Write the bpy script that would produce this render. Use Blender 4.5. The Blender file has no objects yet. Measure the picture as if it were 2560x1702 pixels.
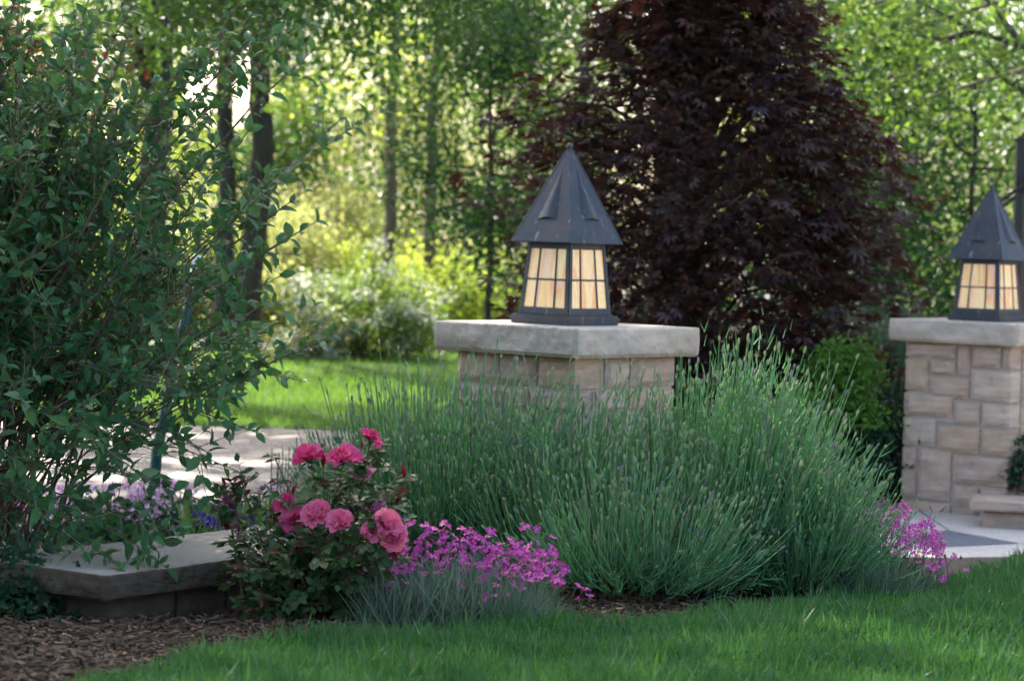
import bpy, math
import numpy as np
from mathutils import Matrix, Vector, noise as mnoise

# ------------------------------------------------------------------ camera, sky, sun, exposure
SC = bpy.context.scene
COL = SC.collection
R = math.radians
EYE = 1.30
FPX = 6400.0
PITCH, ROLL = R(2.24), R(1.7)
cam_d = bpy.data.cameras.new('camera')
cam = bpy.data.objects.new('camera', cam_d)
COL.objects.link(cam)
cam_d.sensor_width = 36.0
cam_d.lens = FPX / 2560.0 * 36.0
cam_d.clip_start, cam_d.clip_end = 0.1, 1000.0
CAM_M = Matrix.Rotation(math.pi / 2 - PITCH, 4, 'X') @ Matrix.Rotation(ROLL, 4, 'Z')
cam.matrix_world = Matrix.Translation((0, 0, EYE)) @ CAM_M
cam_d.dof.use_dof = True
cam_d.dof.focus_distance = 7.3
cam_d.dof.aperture_fstop = 5.2
SC.camera = cam

SUN_EL, SUN_AZ = R(41), R(-24)          # azimuth measured from +Y (view direction) towards +X
sun_dir = Vector((math.sin(SUN_AZ) * math.cos(SUN_EL), math.cos(SUN_AZ) * math.cos(SUN_EL), math.sin(SUN_EL)))
world = bpy.data.worlds.new('World')
SC.world = world
world.use_nodes = True
wn = world.node_tree.nodes
sky = wn.new('ShaderNodeTexSky')
sky.sky_type = 'NISHITA'
sky.sun_disc = False
sky.sun_elevation = SUN_EL
sky.sun_rotation = SUN_AZ
sky.air_density = 0.8
sky.dust_density = 4.0
sky.ozone_density = 0.5
wn['Background'].inputs['Strength'].default_value = 0.15
world.node_tree.links.new(sky.outputs[0], wn['Background'].inputs[0])
sun_l = bpy.data.lights.new('sun', 'SUN')
sun_l.energy = 5.0
sun_l.angle = R(0.55)
sun_l.color = (1.0, 0.94, 0.84)
sun = bpy.data.objects.new('sun', sun_l)
COL.objects.link(sun)
sun.rotation_euler = sun_dir.to_track_quat('Z', 'Y').to_euler()
SC.view_settings.view_transform = 'Standard'
SC.view_settings.look = 'None'
SC.view_settings.gamma = 1.0
SC.view_settings.use_curve_mapping = False
SC.view_settings.exposure = 1.95
SC.cycles.max_bounces = 5
SC.cycles.diffuse_bounces = 2
SC.cycles.glossy_bounces = 2
SC.cycles.transmission_bounces = 5
SC.cycles.transparent_max_bounces = 4
SC.cycles.sample_clamp_indirect = 2.5
SC.cycles.sample_clamp_direct = 4.0
SC.cycles.use_denoising = True
SC.cycles.denoising_input_passes = 'RGB'

# ------------------------------------------------------------------ helpers
CAMR = np.array(CAM_M.to_3x3())


def at(px, py, d):
    """point seen at photo pixel (px, py) standing d metres away along +Y"""
    v = CAMR @ np.array([(px - 1280) / FPX, -(py - 851) / FPX, -1.0])
    return np.array([0, 0, EYE]) + v * (d / v[1])


def on_z(px, py, z):
    v = CAMR @ np.array([(px - 1280) / FPX, -(py - 851) / FPX, -1.0])
    return np.array([0, 0, EYE]) + v * ((z - EYE) / v[2])


def proj(P):
    c = (np.asarray(P) - np.array([0, 0, EYE])) @ CAMR
    return 1280 + FPX * c[..., 0] / -c[..., 2], 851 - FPX * c[..., 1] / -c[..., 2], -c[..., 2]


def gz(x, y):
    x = np.asarray(x, float); y = np.asarray(y, float)
    t = (10.6 - y)
    g = 0.07 * 0.5 * (t + np.sqrt(t * t + 0.16))
    s = np.clip((x - 0.8) / 1.4, 0, 1); s = s * s * (3 - 2 * s)
    q = np.clip((10.9 - y) / 0.8, 0, 1)
    w = 0.012 * np.sin(x * 1.7 + y * 0.9) + 0.008 * np.sin(x * 3.9 - y * 2.3)
    return g + 0.075 * s * q + w * np.clip((10 - y) / 3, 0, 1)


EDGE_PX = [(-300, 1850, 3.8), (300, 1730, 5.05), (600, 1645, 5.85), (900, 1595, 6.4), (1500, 1585, 6.75),
           (2000, 1525, 7.55), (2350, 1450, 8.6), (2560, 1400, 9.6)]
_e = np.array([at(*p) for p in EDGE_PX])
EDGE_X = np.concatenate([_e[:, 0], [4.0, 9.0]]); EDGE_Y = np.concatenate([_e[:, 1], [10.3, 10.3]])


def edge_y(x):
    return np.interp(x, EDGE_X, EDGE_Y, left=3.5)


def norm(v):
    v = np.asarray(v, float)
    return v / np.maximum(np.linalg.norm(v, axis=-1, keepdims=True), 1e-9)


def frames(direction, normal):
    """rows X,Y,Z: Y along direction, Z near normal"""
    Y = norm(direction)
    Z = norm(normal - (normal * Y).sum(-1, keepdims=True) * Y)
    X = np.cross(Y, Z)
    return np.stack([X, Y, Z], -2)


class MB:
    def __init__(s):
        s.V, s.F, s.A, s.n = [], [], [], 0

    def add(s, V, F, rnd=0.0, mi=0, smooth=True):
        V = np.asarray(V, float).reshape(-1, 3)
        F = np.asarray(F, int)
        s.V.append(V)
        s.F.append((F + s.n, mi, smooth))
        s.A.append(np.broadcast_to(np.asarray(rnd, float), (len(V),)))
        s.n += len(V)

    def scatter(s, T, TF, pos, fr, scale, rnd, mi=0, smooth=True):
        """copies of template T (k,3) with faces TF"""
        n, k = len(pos), len(T)
        if n == 0:
            return
        scale = np.asarray(scale, float)
        if scale.ndim == 1:
            scale = np.repeat(scale[:, None], 3, 1)
        L = T[None] * scale[:, None, :]
        V = pos[:, None, :] + np.einsum('nki,nij->nkj', L, fr)
        F = TF[None] + (np.arange(n) * k)[:, None, None]
        s.add(V.reshape(-1, 3), F.reshape(-1, TF.shape[1]), np.repeat(np.asarray(rnd, float), k), mi, smooth)

    def tubes(s, P, Rad, sides=3, rnd=0.0, mi=0, cap=False):
        """P (n,m,3) polylines, Rad (n,m)"""
        P = np.asarray(P, float); Rad = np.asarray(Rad, float)
        if P.ndim == 2:
            P, Rad = P[None], Rad[None]
        n, m, _ = P.shape
        T = np.gradient(P, axis=1); T = norm(T)
        ref = np.where(np.abs(T[:, :1, 2:3]) > 0.8, np.array([1.0, 0, 0]), np.array([0, 0, 1.0]))
        ref = np.broadcast_to(ref, T.shape)
        A = norm(np.cross(T, ref)); B = np.cross(T, A)
        ang = np.arange(sides) * 2 * math.pi / sides
        V = P[:, :, None, :] + Rad[:, :, None, None] * (A[:, :, None, :] * np.cos(ang)[None, None, :, None] + B[:, :, None, :] * np.sin(ang)[None, None, :, None])
        i, j = np.meshgrid(np.arange(m - 1), np.arange(sides), indexing='ij')
        j2 = (j + 1) % sides
        q = np.stack([i * sides + j, i * sides + j2, (i + 1) * sides + j2, (i + 1) * sides + j], -1).reshape(-1, 4)
        F = (q[None] + (np.arange(n) * m * sides)[:, None, None]).reshape(-1, 4)
        r = np.repeat(np.broadcast_to(np.asarray(rnd, float), (n,)), m * sides)
        s.add(V.reshape(-1, 3), F, r, mi)

    def box(s, c, h, M=None, rnd=0.0, mi=0):
        V = np.array([[x, y, z] for x in (-1, 1) for y in (-1, 1) for z in (-1, 1)], float) * np.asarray(h)
        if M is not None:
            V = V @ np.asarray(M).T
        V = V + np.asarray(c)
        s.add(V, [[0, 1, 3, 2], [4, 6, 7, 5], [0, 4, 5, 1], [2, 3, 7, 6], [0, 2, 6, 4], [1, 5, 7, 3]], rnd, mi, False)

    def hexa(s, V8, rnd=0.0, mi=0):
        s.add(V8, [[0, 1, 2, 3], [7, 6, 5, 4], [0, 4, 5, 1], [1, 5, 6, 2], [2, 6, 7, 3], [3, 7, 4, 0]], rnd, mi, False)

    def mesh(s, name, mats, origin=(0, 0, 0)):
        me = bpy.data.meshes.new(name)
        V = np.concatenate(s.V) - np.asarray(origin, float)
        me.vertices.add(len(V))
        me.vertices.foreach_set('co', V.astype(np.float32).ravel())
        tot = np.concatenate([np.full(len(F), F.shape[1]) for F, _, _ in s.F])
        loops = np.concatenate([F.ravel() for F, _, _ in s.F])
        start = np.concatenate([[0], np.cumsum(tot)[:-1]])
        me.loops.add(len(loops))
        me.loops.foreach_set('vertex_index', loops.astype(np.int32))
        me.polygons.add(len(tot))
        me.polygons.foreach_set('loop_start', start.astype(np.int32))
        me.polygons.foreach_set('loop_total', tot.astype(np.int32))
        me.polygons.foreach_set('material_index', np.concatenate([np.full(len(F), mi) for F, mi, _ in s.F]).astype(np.int32))
        me.polygons.foreach_set('use_smooth', np.concatenate([np.full(len(F), sm) for F, _, sm in s.F]))
        a = me.attributes.new('rnd', 'FLOAT', 'POINT')
        a.data.foreach_set('value', np.concatenate(s.A).astype(np.float32))
        for m in (mats if isinstance(mats, (list, tuple)) else [mats]):
            me.materials.append(m)
        me.update(calc_edges=True)
        return me


def tag(o, label=None, cat=None, group=None, kind=None):
    if label: o['label'] = label
    if cat: o['category'] = cat
    if group: o['group'] = group
    if kind: o['kind'] = kind
    return o


def thing(name, loc, label, cat, group=None, rz=0.0):
    o = bpy.data.objects.new(name, None)
    o.empty_display_size = 0.1
    COL.objects.link(o)
    o.location = tuple(float(v) for v in loc)
    o.rotation_euler = (0, 0, rz)
    return tag(o, label, cat, group)


def link(name, me, parent=None, M=None, **kw):
    o = bpy.data.objects.new(name, me)
    COL.objects.link(o)
    if parent is not None:
        o.parent = parent
    if M is not None:
        o.matrix_basis = M
    return tag(o, **kw)


def part(name, mb, mats, parent, **kw):
    """world-space builder -> child of a thing (Empty placed without rotation)"""
    org = tuple(parent.location) if parent is not None else (0, 0, 0)
    return link(name, mb.mesh(name, mats, org), parent, **kw)


def mat4(pos, fr, sc):
    X, Y, Z = fr
    sc = np.broadcast_to(np.asarray(sc, float), (3,))
    return Matrix(((X[0] * sc[0], Y[0] * sc[1], Z[0] * sc[2], pos[0]), (X[1] * sc[0], Y[1] * sc[1], Z[1] * sc[2], pos[1]),
                   (X[2] * sc[0], Y[2] * sc[1], Z[2] * sc[2], pos[2]), (0, 0, 0, 1)))


def in_view(P, m=0):
    x, y, d = proj(P)
    return (d > 0.5) & (x > -m) & (x < 2560 + m) & (y > -m) & (y < 1702 + m)


def leaves_as_parts(parent, name, T, TF, pos, fr, scale, rnd, mat, most=300, mass='foliage', limit_px=None):
    """the pieces that show largest become single parts, the rest one mass"""
    scale = np.asarray(scale, float)
    px, py, d = proj(pos)
    vis = in_view(pos)
    view = norm(pos - np.array([0, 0, EYE]))
    face = np.abs((fr[:, 2, :] * view).sum(-1))
    score = np.where(vis, (0.35 + face) / d ** 4, -1)
    order = np.argsort(-score)
    pick = order[:most]; pick = pick[score[pick] > 0]
    rest = np.setdiff1d(np.arange(len(pos)), pick)
    b = MB(); b.add(T, TF); me = b.mesh(name, mat)
    org = np.array(parent.location)
    for i in pick:
        link(name, me, parent, mat4(pos[i] - org, fr[i], scale[i]))
    if len(rest):
        b = MB(); b.scatter(T, TF, pos[rest], fr[rest], scale[rest], rnd[rest])
        part(mass, b, mat, parent, kind='stuff')


# ------------------------------------------------------------------ materials
def new_mat(name):
    m = bpy.data.materials.new(name)
    m.use_nodes = True
    nt = m.node_tree
    p = nt.nodes['Principled BSDF']
    return m, nt, p


def rnd_node(nt):
    a = nt.nodes.new('ShaderNodeAttribute'); a.attribute_name = 'rnd'
    oi = nt.nodes.new('ShaderNodeObjectInfo')
    ad = nt.nodes.new('ShaderNodeMath'); ad.operation = 'ADD'
    fr = nt.nodes.new('ShaderNodeMath'); fr.operation = 'FRACT'
    nt.links.new(a.outputs['Fac'], ad.inputs[0]); nt.links.new(oi.outputs['Random'], ad.inputs[1])
    nt.links.new(ad.outputs[0], fr.inputs[0])
    return fr.outputs[0]


def ramp(nt, stops, fac, interp='LINEAR'):
    r = nt.nodes.new('ShaderNodeValToRGB')
    r.color_ramp.interpolation = interp
    while len(r.color_ramp.elements) < len(stops):
        r.color_ramp.elements.new(0.5)
    for e, (p, c) in zip(r.color_ramp.elements, stops):
        e.position = p; e.color = (*c, 1)
    if fac is not None:
        nt.links.new(fac, r.inputs[0])
    return r.outputs[0]


def tex_noise(nt, scale, detail=4, rough=0.55, coord='Object', stretch=None):
    tc = nt.nodes.new('ShaderNodeTexCoord')
    n = nt.nodes.new('ShaderNodeTexNoise')
    n.inputs['Scale'].default_value = scale; n.inputs['Detail'].default_value = detail; n.inputs['Roughness'].default_value = rough
    src = tc.outputs[coord]
    if stretch:
        mp = nt.nodes.new('ShaderNodeMapping'); mp.inputs['Scale'].default_value = stretch
        nt.links.new(src, mp.inputs[0]); src = mp.outputs[0]
    nt.links.new(src, n.inputs['Vector'])
    return n.outputs['Fac']


def mixc(nt, a, b, fac, mode='MIX'):
    m = nt.nodes.new('ShaderNodeMix'); m.data_type = 'RGBA'; m.blend_type = mode
    for sock, v in ((m.inputs[6], a), (m.inputs[7], b)):
        if isinstance(v, tuple): sock.default_value = (*v, 1)
        else: nt.links.new(v, sock)
    if isinstance(fac, (int, float)): m.inputs[0].default_value = fac
    else: nt.links.new(fac, m.inputs[0])
    return m.outputs[2]


def bump(nt, p, h, strength, dist=0.01):
    b = nt.nodes.new('ShaderNodeBump'); b.inputs['Strength'].default_value = strength; b.inputs['Distance'].default_value = dist
    nt.links.new(h, b.inputs['Height']); nt.links.new(b.outputs[0], p.inputs['Normal'])


def leaf_mat(name, stops, trans=None, tmix=0.4, rough=0.5, spec=0.4):
    """stops: colours over the random value; trans: colour of light through the leaf"""
    m, nt, p = new_mat(name)
    r = rnd_node(nt)
    n = len(stops)
    c = ramp(nt, [(i / (n - 1), s) for i, s in enumerate(stops)], r)
    nt.links.new(c, p.inputs['Base Color'])
    p.inputs['Roughness'].default_value = rough
    p.inputs['Specular IOR Level'].default_value = spec
    if tmix:
        t = nt.nodes.new('ShaderNodeBsdfTranslucent')
        if trans is None:
            trans = tuple(min(1, v) for v in (stops[n // 2][0] * 2.2, stops[n // 2][1] * 2.2, stops[n // 2][2] * 1.2))
        tc = mixc(nt, c, trans, 0.7)
        nt.links.new(tc, t.inputs[0])
        mx = nt.nodes.new('ShaderNodeMixShader'); mx.inputs[0].default_value = tmix
        nt.links.new(p.outputs[0], mx.inputs[1]); nt.links.new(t.outputs[0], mx.inputs[2])
        nt.links.new(mx.outputs[0], nt.nodes['Material Output'].inputs[0])
    return m


def stone_mat(name, stops, grain=60, strata=(2, 2, 14), bstr=0.5):
    m, nt, p = new_mat(name)
    r = rnd_node(nt)
    n = len(stops)
    base = ramp(nt, [(i / (n - 1), s) for i, s in enumerate(stops)], r, 'CONSTANT' if n > 5 else 'LINEAR')
    st = tex_noise(nt, 3.0, 5, 0.6, stretch=strata)
    g = tex_noise(nt, grain, 4, 0.7)
    blot = tex_noise(nt, 5.0, 3, 0.5)
    c = mixc(nt, base, ramp(nt, [(0.35, (0.55, 0.52, 0.5)), (0.65, (1.15, 1.1, 1.05))], st), 0.55, 'MULTIPLY')
    c = mixc(nt, c, ramp(nt, [(0.3, (0.75, 0.73, 0.72)), (0.7, (1.12, 1.12, 1.12))], g), 0.6, 'MULTIPLY')
    c = mixc(nt, c, ramp(nt, [(0.45, (1, 1, 1)), (0.75, (0.82, 0.66, 0.5))], blot), 0.5, 'MULTIPLY')
    nt.links.new(c, p.inputs['Base Color'])
    p.inputs['Roughness'].default_value = 0.9
    p.inputs['Specular IOR Level'].default_value = 0.2
    h = mixc(nt, g, st, 0.45)
    bump(nt, p, h, bstr, 0.006)
    return m


def plain_mat(name, c, rough=0.6, metal=0.0, spec=0.4):
    m, nt, p = new_mat(name)
    g = tex_noise(nt, 25, 4, 0.6)
    cc = mixc(nt, c, ramp(nt, [(0.3, (0.7, 0.7, 0.7)), (0.7, (1.2, 1.2, 1.2))], g), 0.6, 'MULTIPLY')
    nt.links.new(cc, p.inputs['Base Color'])
    p.inputs['Roughness'].default_value = rough; p.inputs['Metallic'].default_value = metal
    p.inputs['Specular IOR Level'].default_value = spec
    return m


def bark_mat(name, a, b, scale=8):
    m, nt, p = new_mat(name)
    n1 = tex_noise(nt, scale, 6, 0.65, stretch=(2.5, 2.5, 0.35))
    n2 = tex_noise(nt, scale * 5, 4, 0.6)
    c = ramp(nt, [(0.3, a), (0.7, b)], n1)
    c = mixc(nt, c, ramp(nt, [(0.3, (0.6, 0.6, 0.6)), (0.7, (1.2, 1.2, 1.2))], n2), 0.6, 'MULTIPLY')
    nt.links.new(c, p.inputs['Base Color']); p.inputs['Roughness'].default_value = 0.9
    bump(nt, p, n1, 0.9, 0.03)
    return m


M_stone = stone_mat('sandstone', [(0.50, 0.385, 0.305), (0.53, 0.415, 0.33), (0.50, 0.385, 0.315), (0.56, 0.46, 0.375), (0.48, 0.37, 0.30), (0.53, 0.40, 0.29), (0.54, 0.42, 0.33), (0.57, 0.475, 0.39)])
M_cap = stone_mat('cap_sandstone', [(0.55, 0.495, 0.42), (0.59, 0.53, 0.45)], grain=45, strata=(1.5, 1.5, 4), bstr=1.0)
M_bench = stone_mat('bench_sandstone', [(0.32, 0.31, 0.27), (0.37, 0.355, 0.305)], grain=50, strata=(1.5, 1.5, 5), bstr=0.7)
M_bside = stone_mat('shade_darkened_sandstone', [(0.085, 0.065, 0.045), (0.11, 0.085, 0.06)], grain=50, strata=(1.5, 1.5, 5), bstr=1.0)  # darker copy of the bench stone: shade on its sides painted in
M_mortar = stone_mat('mortar', [(0.42, 0.37, 0.32), (0.45, 0.40, 0.345)], grain=120, bstr=0.3)
M_bark = bark_mat('bark_grey', (0.03, 0.024, 0.019), (0.09, 0.075, 0.06))
M_bark2 = bark_mat('bark_brown', (0.07, 0.05, 0.035), (0.22, 0.17, 0.12))
M_twig = plain_mat('twig_tan', (0.27, 0.20, 0.14), 0.8)
M_twigdark = plain_mat('twig_dark', (0.06, 0.04, 0.03), 0.8)
M_cane = plain_mat('rose_cane', (0.12, 0.10, 0.04), 0.6)

# ------------------------------------------------------------------ templates (x across, y along, z normal)
LEAF2 = (np.array([[0, 0, 0], [0.32, 0.45, 0.08], [0, 1, -0.06], [-0.32, 0.45, 0.08]], float), np.array([[0, 1, 2], [0, 2, 3]]))


def leaf_ovate(width=0.52, segs=4, fold=0.10, droop=0.18, peak=0.4):
    V, F = [], []
    for i in range(segs + 1):
        t = i / segs
        w = width * 0.5 * math.sin(math.pi * t ** 0.8) ** 0.85 if 0 < i < segs else (0.03 if i == 0 else 0.0)
        z = -droop * t * t
        V += [[-w, t, z + fold * w * 2], [0, t, z], [w, t, z + fold * w * 2]]
    for i in range(segs):
        a = i * 3
        F += [[a, a + 1, a + 4], [a, a + 4, a + 3], [a + 1, a + 2, a + 5], [a + 1, a + 5, a + 4]]
    return np.array(V, float), np.array(F)


OVATE = leaf_ovate(0.50, 4, 0.28, 0.22)


def leaf_palmate(lobes=7):
    V = [[0, 0, 0]]
    F = []
    angs = np.linspace(-115, 115, lobes)
    for a in angs:
        L = 1.0 - 0.45 * (abs(a) / 115) ** 1.4
        a = R(a)
        d = np.array([math.sin(a), math.cos(a)]); n = np.array([d[1], -d[0]])
        m = d * L * 0.5
        k = len(V)
        V += [[*(m + n * 0.11 * L), 0.03], [*(d * L), -0.16 * L], [*(m - n * 0.11 * L), 0.03]]
        F += [[0, k, k + 1], [0, k + 1, k + 2]]
    V = np.array(V, float); V[:, 1] += 0.1
    return V, np.array(F)


PALM = leaf_palmate()


def strip(segs=2, width=0.06, bend=0.25):
    V, F = [], []
    for i in range(segs):
        t = i / segs
        w = width * 0.5 * (1 - 0.45 * t)
        V += [[-w, t, -bend * t * t], [w, t, -bend * t * t]]
    V.append([0, 1, -bend])
    for i in range(segs - 1):
        a = 2 * i
        F += [[a, a + 1, a + 3], [a, a + 3, a + 2]]
    a = 2 * (segs - 1)
    F.append([a, a + 1, a + 2])
    return np.array(V, float), np.array(F)


def rand_unit(rg, n):
    return norm(rg.normal(size=(n, 3)))

# ------------------------------------------------------------------ the setting
def grid_sheet(xs, ys, zf, thick=0.0):
    X, Y = np.meshgrid(xs, ys)
    Z = zf(X, Y)
    b = MB()
    nx, ny = len(xs), len(ys)
    i, j = np.meshgrid(np.arange(ny - 1), np.arange(nx - 1), indexing='ij')
    a = i * nx + j
    F = np.stack([a, a + 1, a + nx + 1, a + nx], -1).reshape(-1, 4)
    b.add(np.stack([X, Y, Z], -1).reshape(-1, 3), F)
    return b


def soil_mat():
    m, nt, p = new_mat('soil_mulch')
    n1 = tex_noise(nt, 35, 6, 0.7); n2 = tex_noise(nt, 3, 4, 0.6)
    c = ramp(nt, [(0.3, (0.015, 0.011, 0.008)), (0.55, (0.06, 0.042, 0.028)), (0.75, (0.13, 0.09, 0.06))], n1)
    c = mixc(nt, c, (0.03, 0.045, 0.018), ramp(nt, [(0.45, (0, 0, 0)), (0.7, (0.6, 0.6, 0.6))], n2))
    nt.links.new(c, p.inputs['Base Color']); p.inputs['Roughness'].default_value = 0.95
    bump(nt, p, n1, 0.8, 0.02)
    return m


M_soil = soil_mat()
xs = np.concatenate([[-120, -60, -30, -15, -8], np.arange(-5, 5.01, 0.2), [8, 15, 30, 60, 120]])
ys = np.concatenate([[-60, -20, -6, 0], np.arange(1, 14.01, 0.2), [16, 20, 26, 34, 50, 80, 140, 260]])
link('ground', grid_sheet(xs, ys, lambda x, y: gz(x, np.maximum(y, -3))).mesh('ground', M_soil), kind='structure')


def turf_mat(name, a, b):
    m, nt, p = new_mat(name)
    n1 = tex_noise(nt, 60, 5, 0.7); n2 = tex_noise(nt, 1.2, 3, 0.5)
    c = ramp(nt, [(0.3, a), (0.7, b)], n1)
    c = mixc(nt, c, ramp(nt, [(0.35, (0.8, 0.85, 0.8)), (0.65, (1.15, 1.1, 1.0))], n2), 0.8, 'MULTIPLY')
    nt.links.new(c, p.inputs['Base Color']); p.inputs['Roughness'].default_value = 0.9
    bump(nt, p, n1, 1.0, 0.03)
    return m


M_turf = turf_mat('front_turf', (0.012, 0.03, 0.01), (0.03, 0.075, 0.022))
M_turf2 = turf_mat('back_turf', (0.03, 0.07, 0.012), (0.06, 0.13, 0.025))
# front lawn sheet follows the bed edge
xs = np.arange(-3.0, 2.71, 0.15)
b = MB()
tt = np.linspace(0, 1, 26)
X = np.repeat(xs[:, None], len(tt), 1)
Y = 0.5 + (edge_y(xs)[:, None] - 0.5) * tt[None]
Z = gz(X, Y) + 0.012
nx, ny = X.shape
i, j = np.meshgrid(np.arange(nx - 1), np.arange(ny - 1), indexing='ij'); a = i * ny + j
b.add(np.stack([X, Y, Z], -1).reshape(-1, 3), np.stack([a, a + ny, a + ny + 1, a + 1], -1).reshape(-1, 4))
link('front_lawn', b.mesh('front_lawn', M_turf), kind='structure')
# back lawn beyond the drive
link('back_lawn', grid_sheet(np.linspace(-16, 3.2, 60), np.linspace(16.5, 28.5, 40), lambda x, y: 0.03 + 0.02 * np.sin(x * 1.3) * np.cos(y * 0.9) + 0.0 * x).mesh('back_lawn', M_turf2), kind='structure')


def concrete_mat(name, c, grain=90):
    m, nt, p = new_mat(name)
    g = tex_noise(nt, grain, 5, 0.7); n2 = tex_noise(nt, 1.6, 4, 0.6)
    cc = mixc(nt, c, ramp(nt, [(0.3, (0.78, 0.78, 0.78)), (0.7, (1.12, 1.12, 1.12))], g), 0.7, 'MULTIPLY')
    cc = mixc(nt, cc, ramp(nt, [(0.3, (0.82, 0.8, 0.78)), (0.7, (1.08, 1.06, 1.04))], n2), 0.7, 'MULTIPLY')
    nt.links.new(cc, p.inputs['Base Color']); p.inputs['Roughness'].default_value = 0.85
    bump(nt, p, g, 0.25, 0.004)
    return m


M_drive = concrete_mat('drive_concrete', (0.19, 0.162, 0.14))
M_path = concrete_mat('path_limestone', (0.50, 0.47, 0.42))
M_bounce = concrete_mat('bounce_limestone', (0.66, 0.60, 0.51))  # pale tone raised to throw more sunlight at the pillars
M_blue = concrete_mat('bluestone', (0.10, 0.12, 0.15), 40)
# drive: slab with real edge
b = MB()
poly = [(-16, 11.9), (-1.2, 11.75), (-0.45, 12.0), (-0.2, 13.0), (-0.25, 15.2), (-0.6, 16.45), (-4, 16.55), (-16, 16.6)]
n = len(poly)
V = [(x, y, 0.045) for x, y in poly] + [(x, y, -0.08) for x, y in poly]
b.add(V, [list(range(n))], smooth=False)
b.add(V, [[i, (i + 1) % n, n + (i + 1) % n, n + i] for i in range(n)], smooth=False)
link('driveway', b.mesh('driveway', M_drive), kind='structure')

# unseen pale paving added right of the lawn to bounce sun onto pillars
xs = np.concatenate([[2.72], np.arange(3, 12.1, 1.0)])
link('bounce_paving', grid_sheet(xs, np.arange(-2, 9.91, 0.4), lambda x, y: gz(x, y) + 0.02).mesh('bounce_paving', M_bounce), kind='structure')
# path in front of the far pillar: limestone pavers round a bluestone diamond
b = MB()
b.add([(0.9, 9.9, 0.015), (9, 9.9, 0.015), (9, 15.0, 0.015), (2.6, 15.0, 0.015), (0.9, 12.6, 0.015)], [[0, 1, 2, 3, 4]], smooth=False)
path = link('path', b.mesh('path', M_mortar), kind='structure')


def paver(polyxy, mat, z=0.03):
    c = np.mean(polyxy, 0)
    P = [(c + (np.array(p) - c) * 0.985) for p in polyxy]
    n = len(P)
    b = MB()
    V = [(x, y, z) for x, y in P] + [(x, y, 0.0) for x, y in P]
    b.add(V, [list(range(n))], smooth=False)
    b.add(V, [[i, (i + 1) % n, n + (i + 1) % n, n + i] for i in range(n)], smooth=False)
    link('paver', b.mesh('paver', mat), path)


dia = [on_z(*p, 0.03)[:2] for p in ((2300, 1368), (2380, 1326), (2545, 1356), (2360, 1366))]
L_, T_, R_, B_ = [np.array(v) for v in (on_z(2240, 1345, 0.03)[:2], on_z(2372, 1325, 0.03)[:2], on_z(2548, 1358, 0.03)[:2], on_z(2330, 1368, 0.03)[:2])]
paver([L_, B_, R_, T_], M_blue)
far_l, far_r = np.array([1.0, 12.75]), np.array([3.6, 13.4])
nr_l, nr_r = np.array([1.0, 10.0]), np.array([3.6, 10.0])
paver([nr_l, (L_ + B_) / 2 * 0 + np.array([B_[0], 10.0]), B_, L_, np.array([1.0, L_[1]])], M_path)
paver([np.array([B_[0], 10.0]), nr_r, np.array([3.6, R_[1]]), R_, B_], M_path)
paver([L_, T_, np.array([T_[0], 13.2]), np.array([1.6, 13.2]), np.array([1.0, 12.6]), np.array([1.0, L_[1]])], M_path)
paver([T_, R_, np.array([3.6, R_[1]]), np.array([3.6, 13.2]), np.array([T_[0], 13.2])], M_path)
for kx in range(5):
    for ky in range(4):
        x0, y0 = 3.62 + kx * 1.05, 10.0 + ky * 1.2
        paver([(x0, y0), (x0 + 1.04, y0), (x0 + 1.04, y0 + 1.19), (x0, y0 + 1.19)], M_path)

# ------------------------------------------------------------------ stone pillars
def rough_face(w, h, d, rg, bulge=0.014, nx=8, nz=5):
    """stone block: front at y=0 (outwards -y), x 0..w, z 0..h, back at y=d"""
    b = MB()
    off = rg.uniform(-50, 50, 3)
    V = np.zeros((nz + 1, nx + 1, 3))
    for k in range(nz + 1):
        for i in range(nx + 1):
            u, v = i / nx, k / nz
            e = min(min(u, 1 - u) * w, min(v, 1 - v) * h)
            nz_ = mnoise.noise(Vector((off[0] + u * w * 14, off[1] + v * h * 30, off[2]))) * 0.7 + mnoise.noise(Vector((off[0] + u * w * 45, off[1] + v * h * 45, off[2]))) * 0.3
            y = 0.009 if e < 1e-6 else -bulge * (0.35 + 0.9 * nz_)
            jx = 0.004 * mnoise.noise(Vector((off[1] + v * 7, u * 3, 1.0))) if i in (0, nx) else 0
            jz = 0.004 * mnoise.noise(Vector((off[0] + u * 7, v * 3, 2.0))) if k in (0, nz) else 0
            V[k, i] = (u * w + jx, y, v * h + jz)
    q = []
    for k in range(nz):
        for i in range(nx):
            a = k * (nx + 1) + i
            q.append([a, a + 1, a + nx + 2, a + nx + 1])
    rv = rg.uniform()
    V = V.reshape(-1, 3)
    b.add(V, q, rv, smooth=False)
    ring = [i for i in range(nx + 1)] + [k * (nx + 1) + nx for k in range(1, nz + 1)] + [nz * (nx + 1) + i for i in range(nx - 1, -1, -1)] + [k * (nx + 1) for k in range(nz - 1, 0, -1)]
    RV = V[ring]; BV = RV.copy(); BV[:, 1] = d
    n = len(ring)
    b.add(np.concatenate([RV, BV]), [[i, n + i, n + (i + 1) % n, (i + 1) % n] for i in range(n)], rv, smooth=False)
    return b


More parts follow.
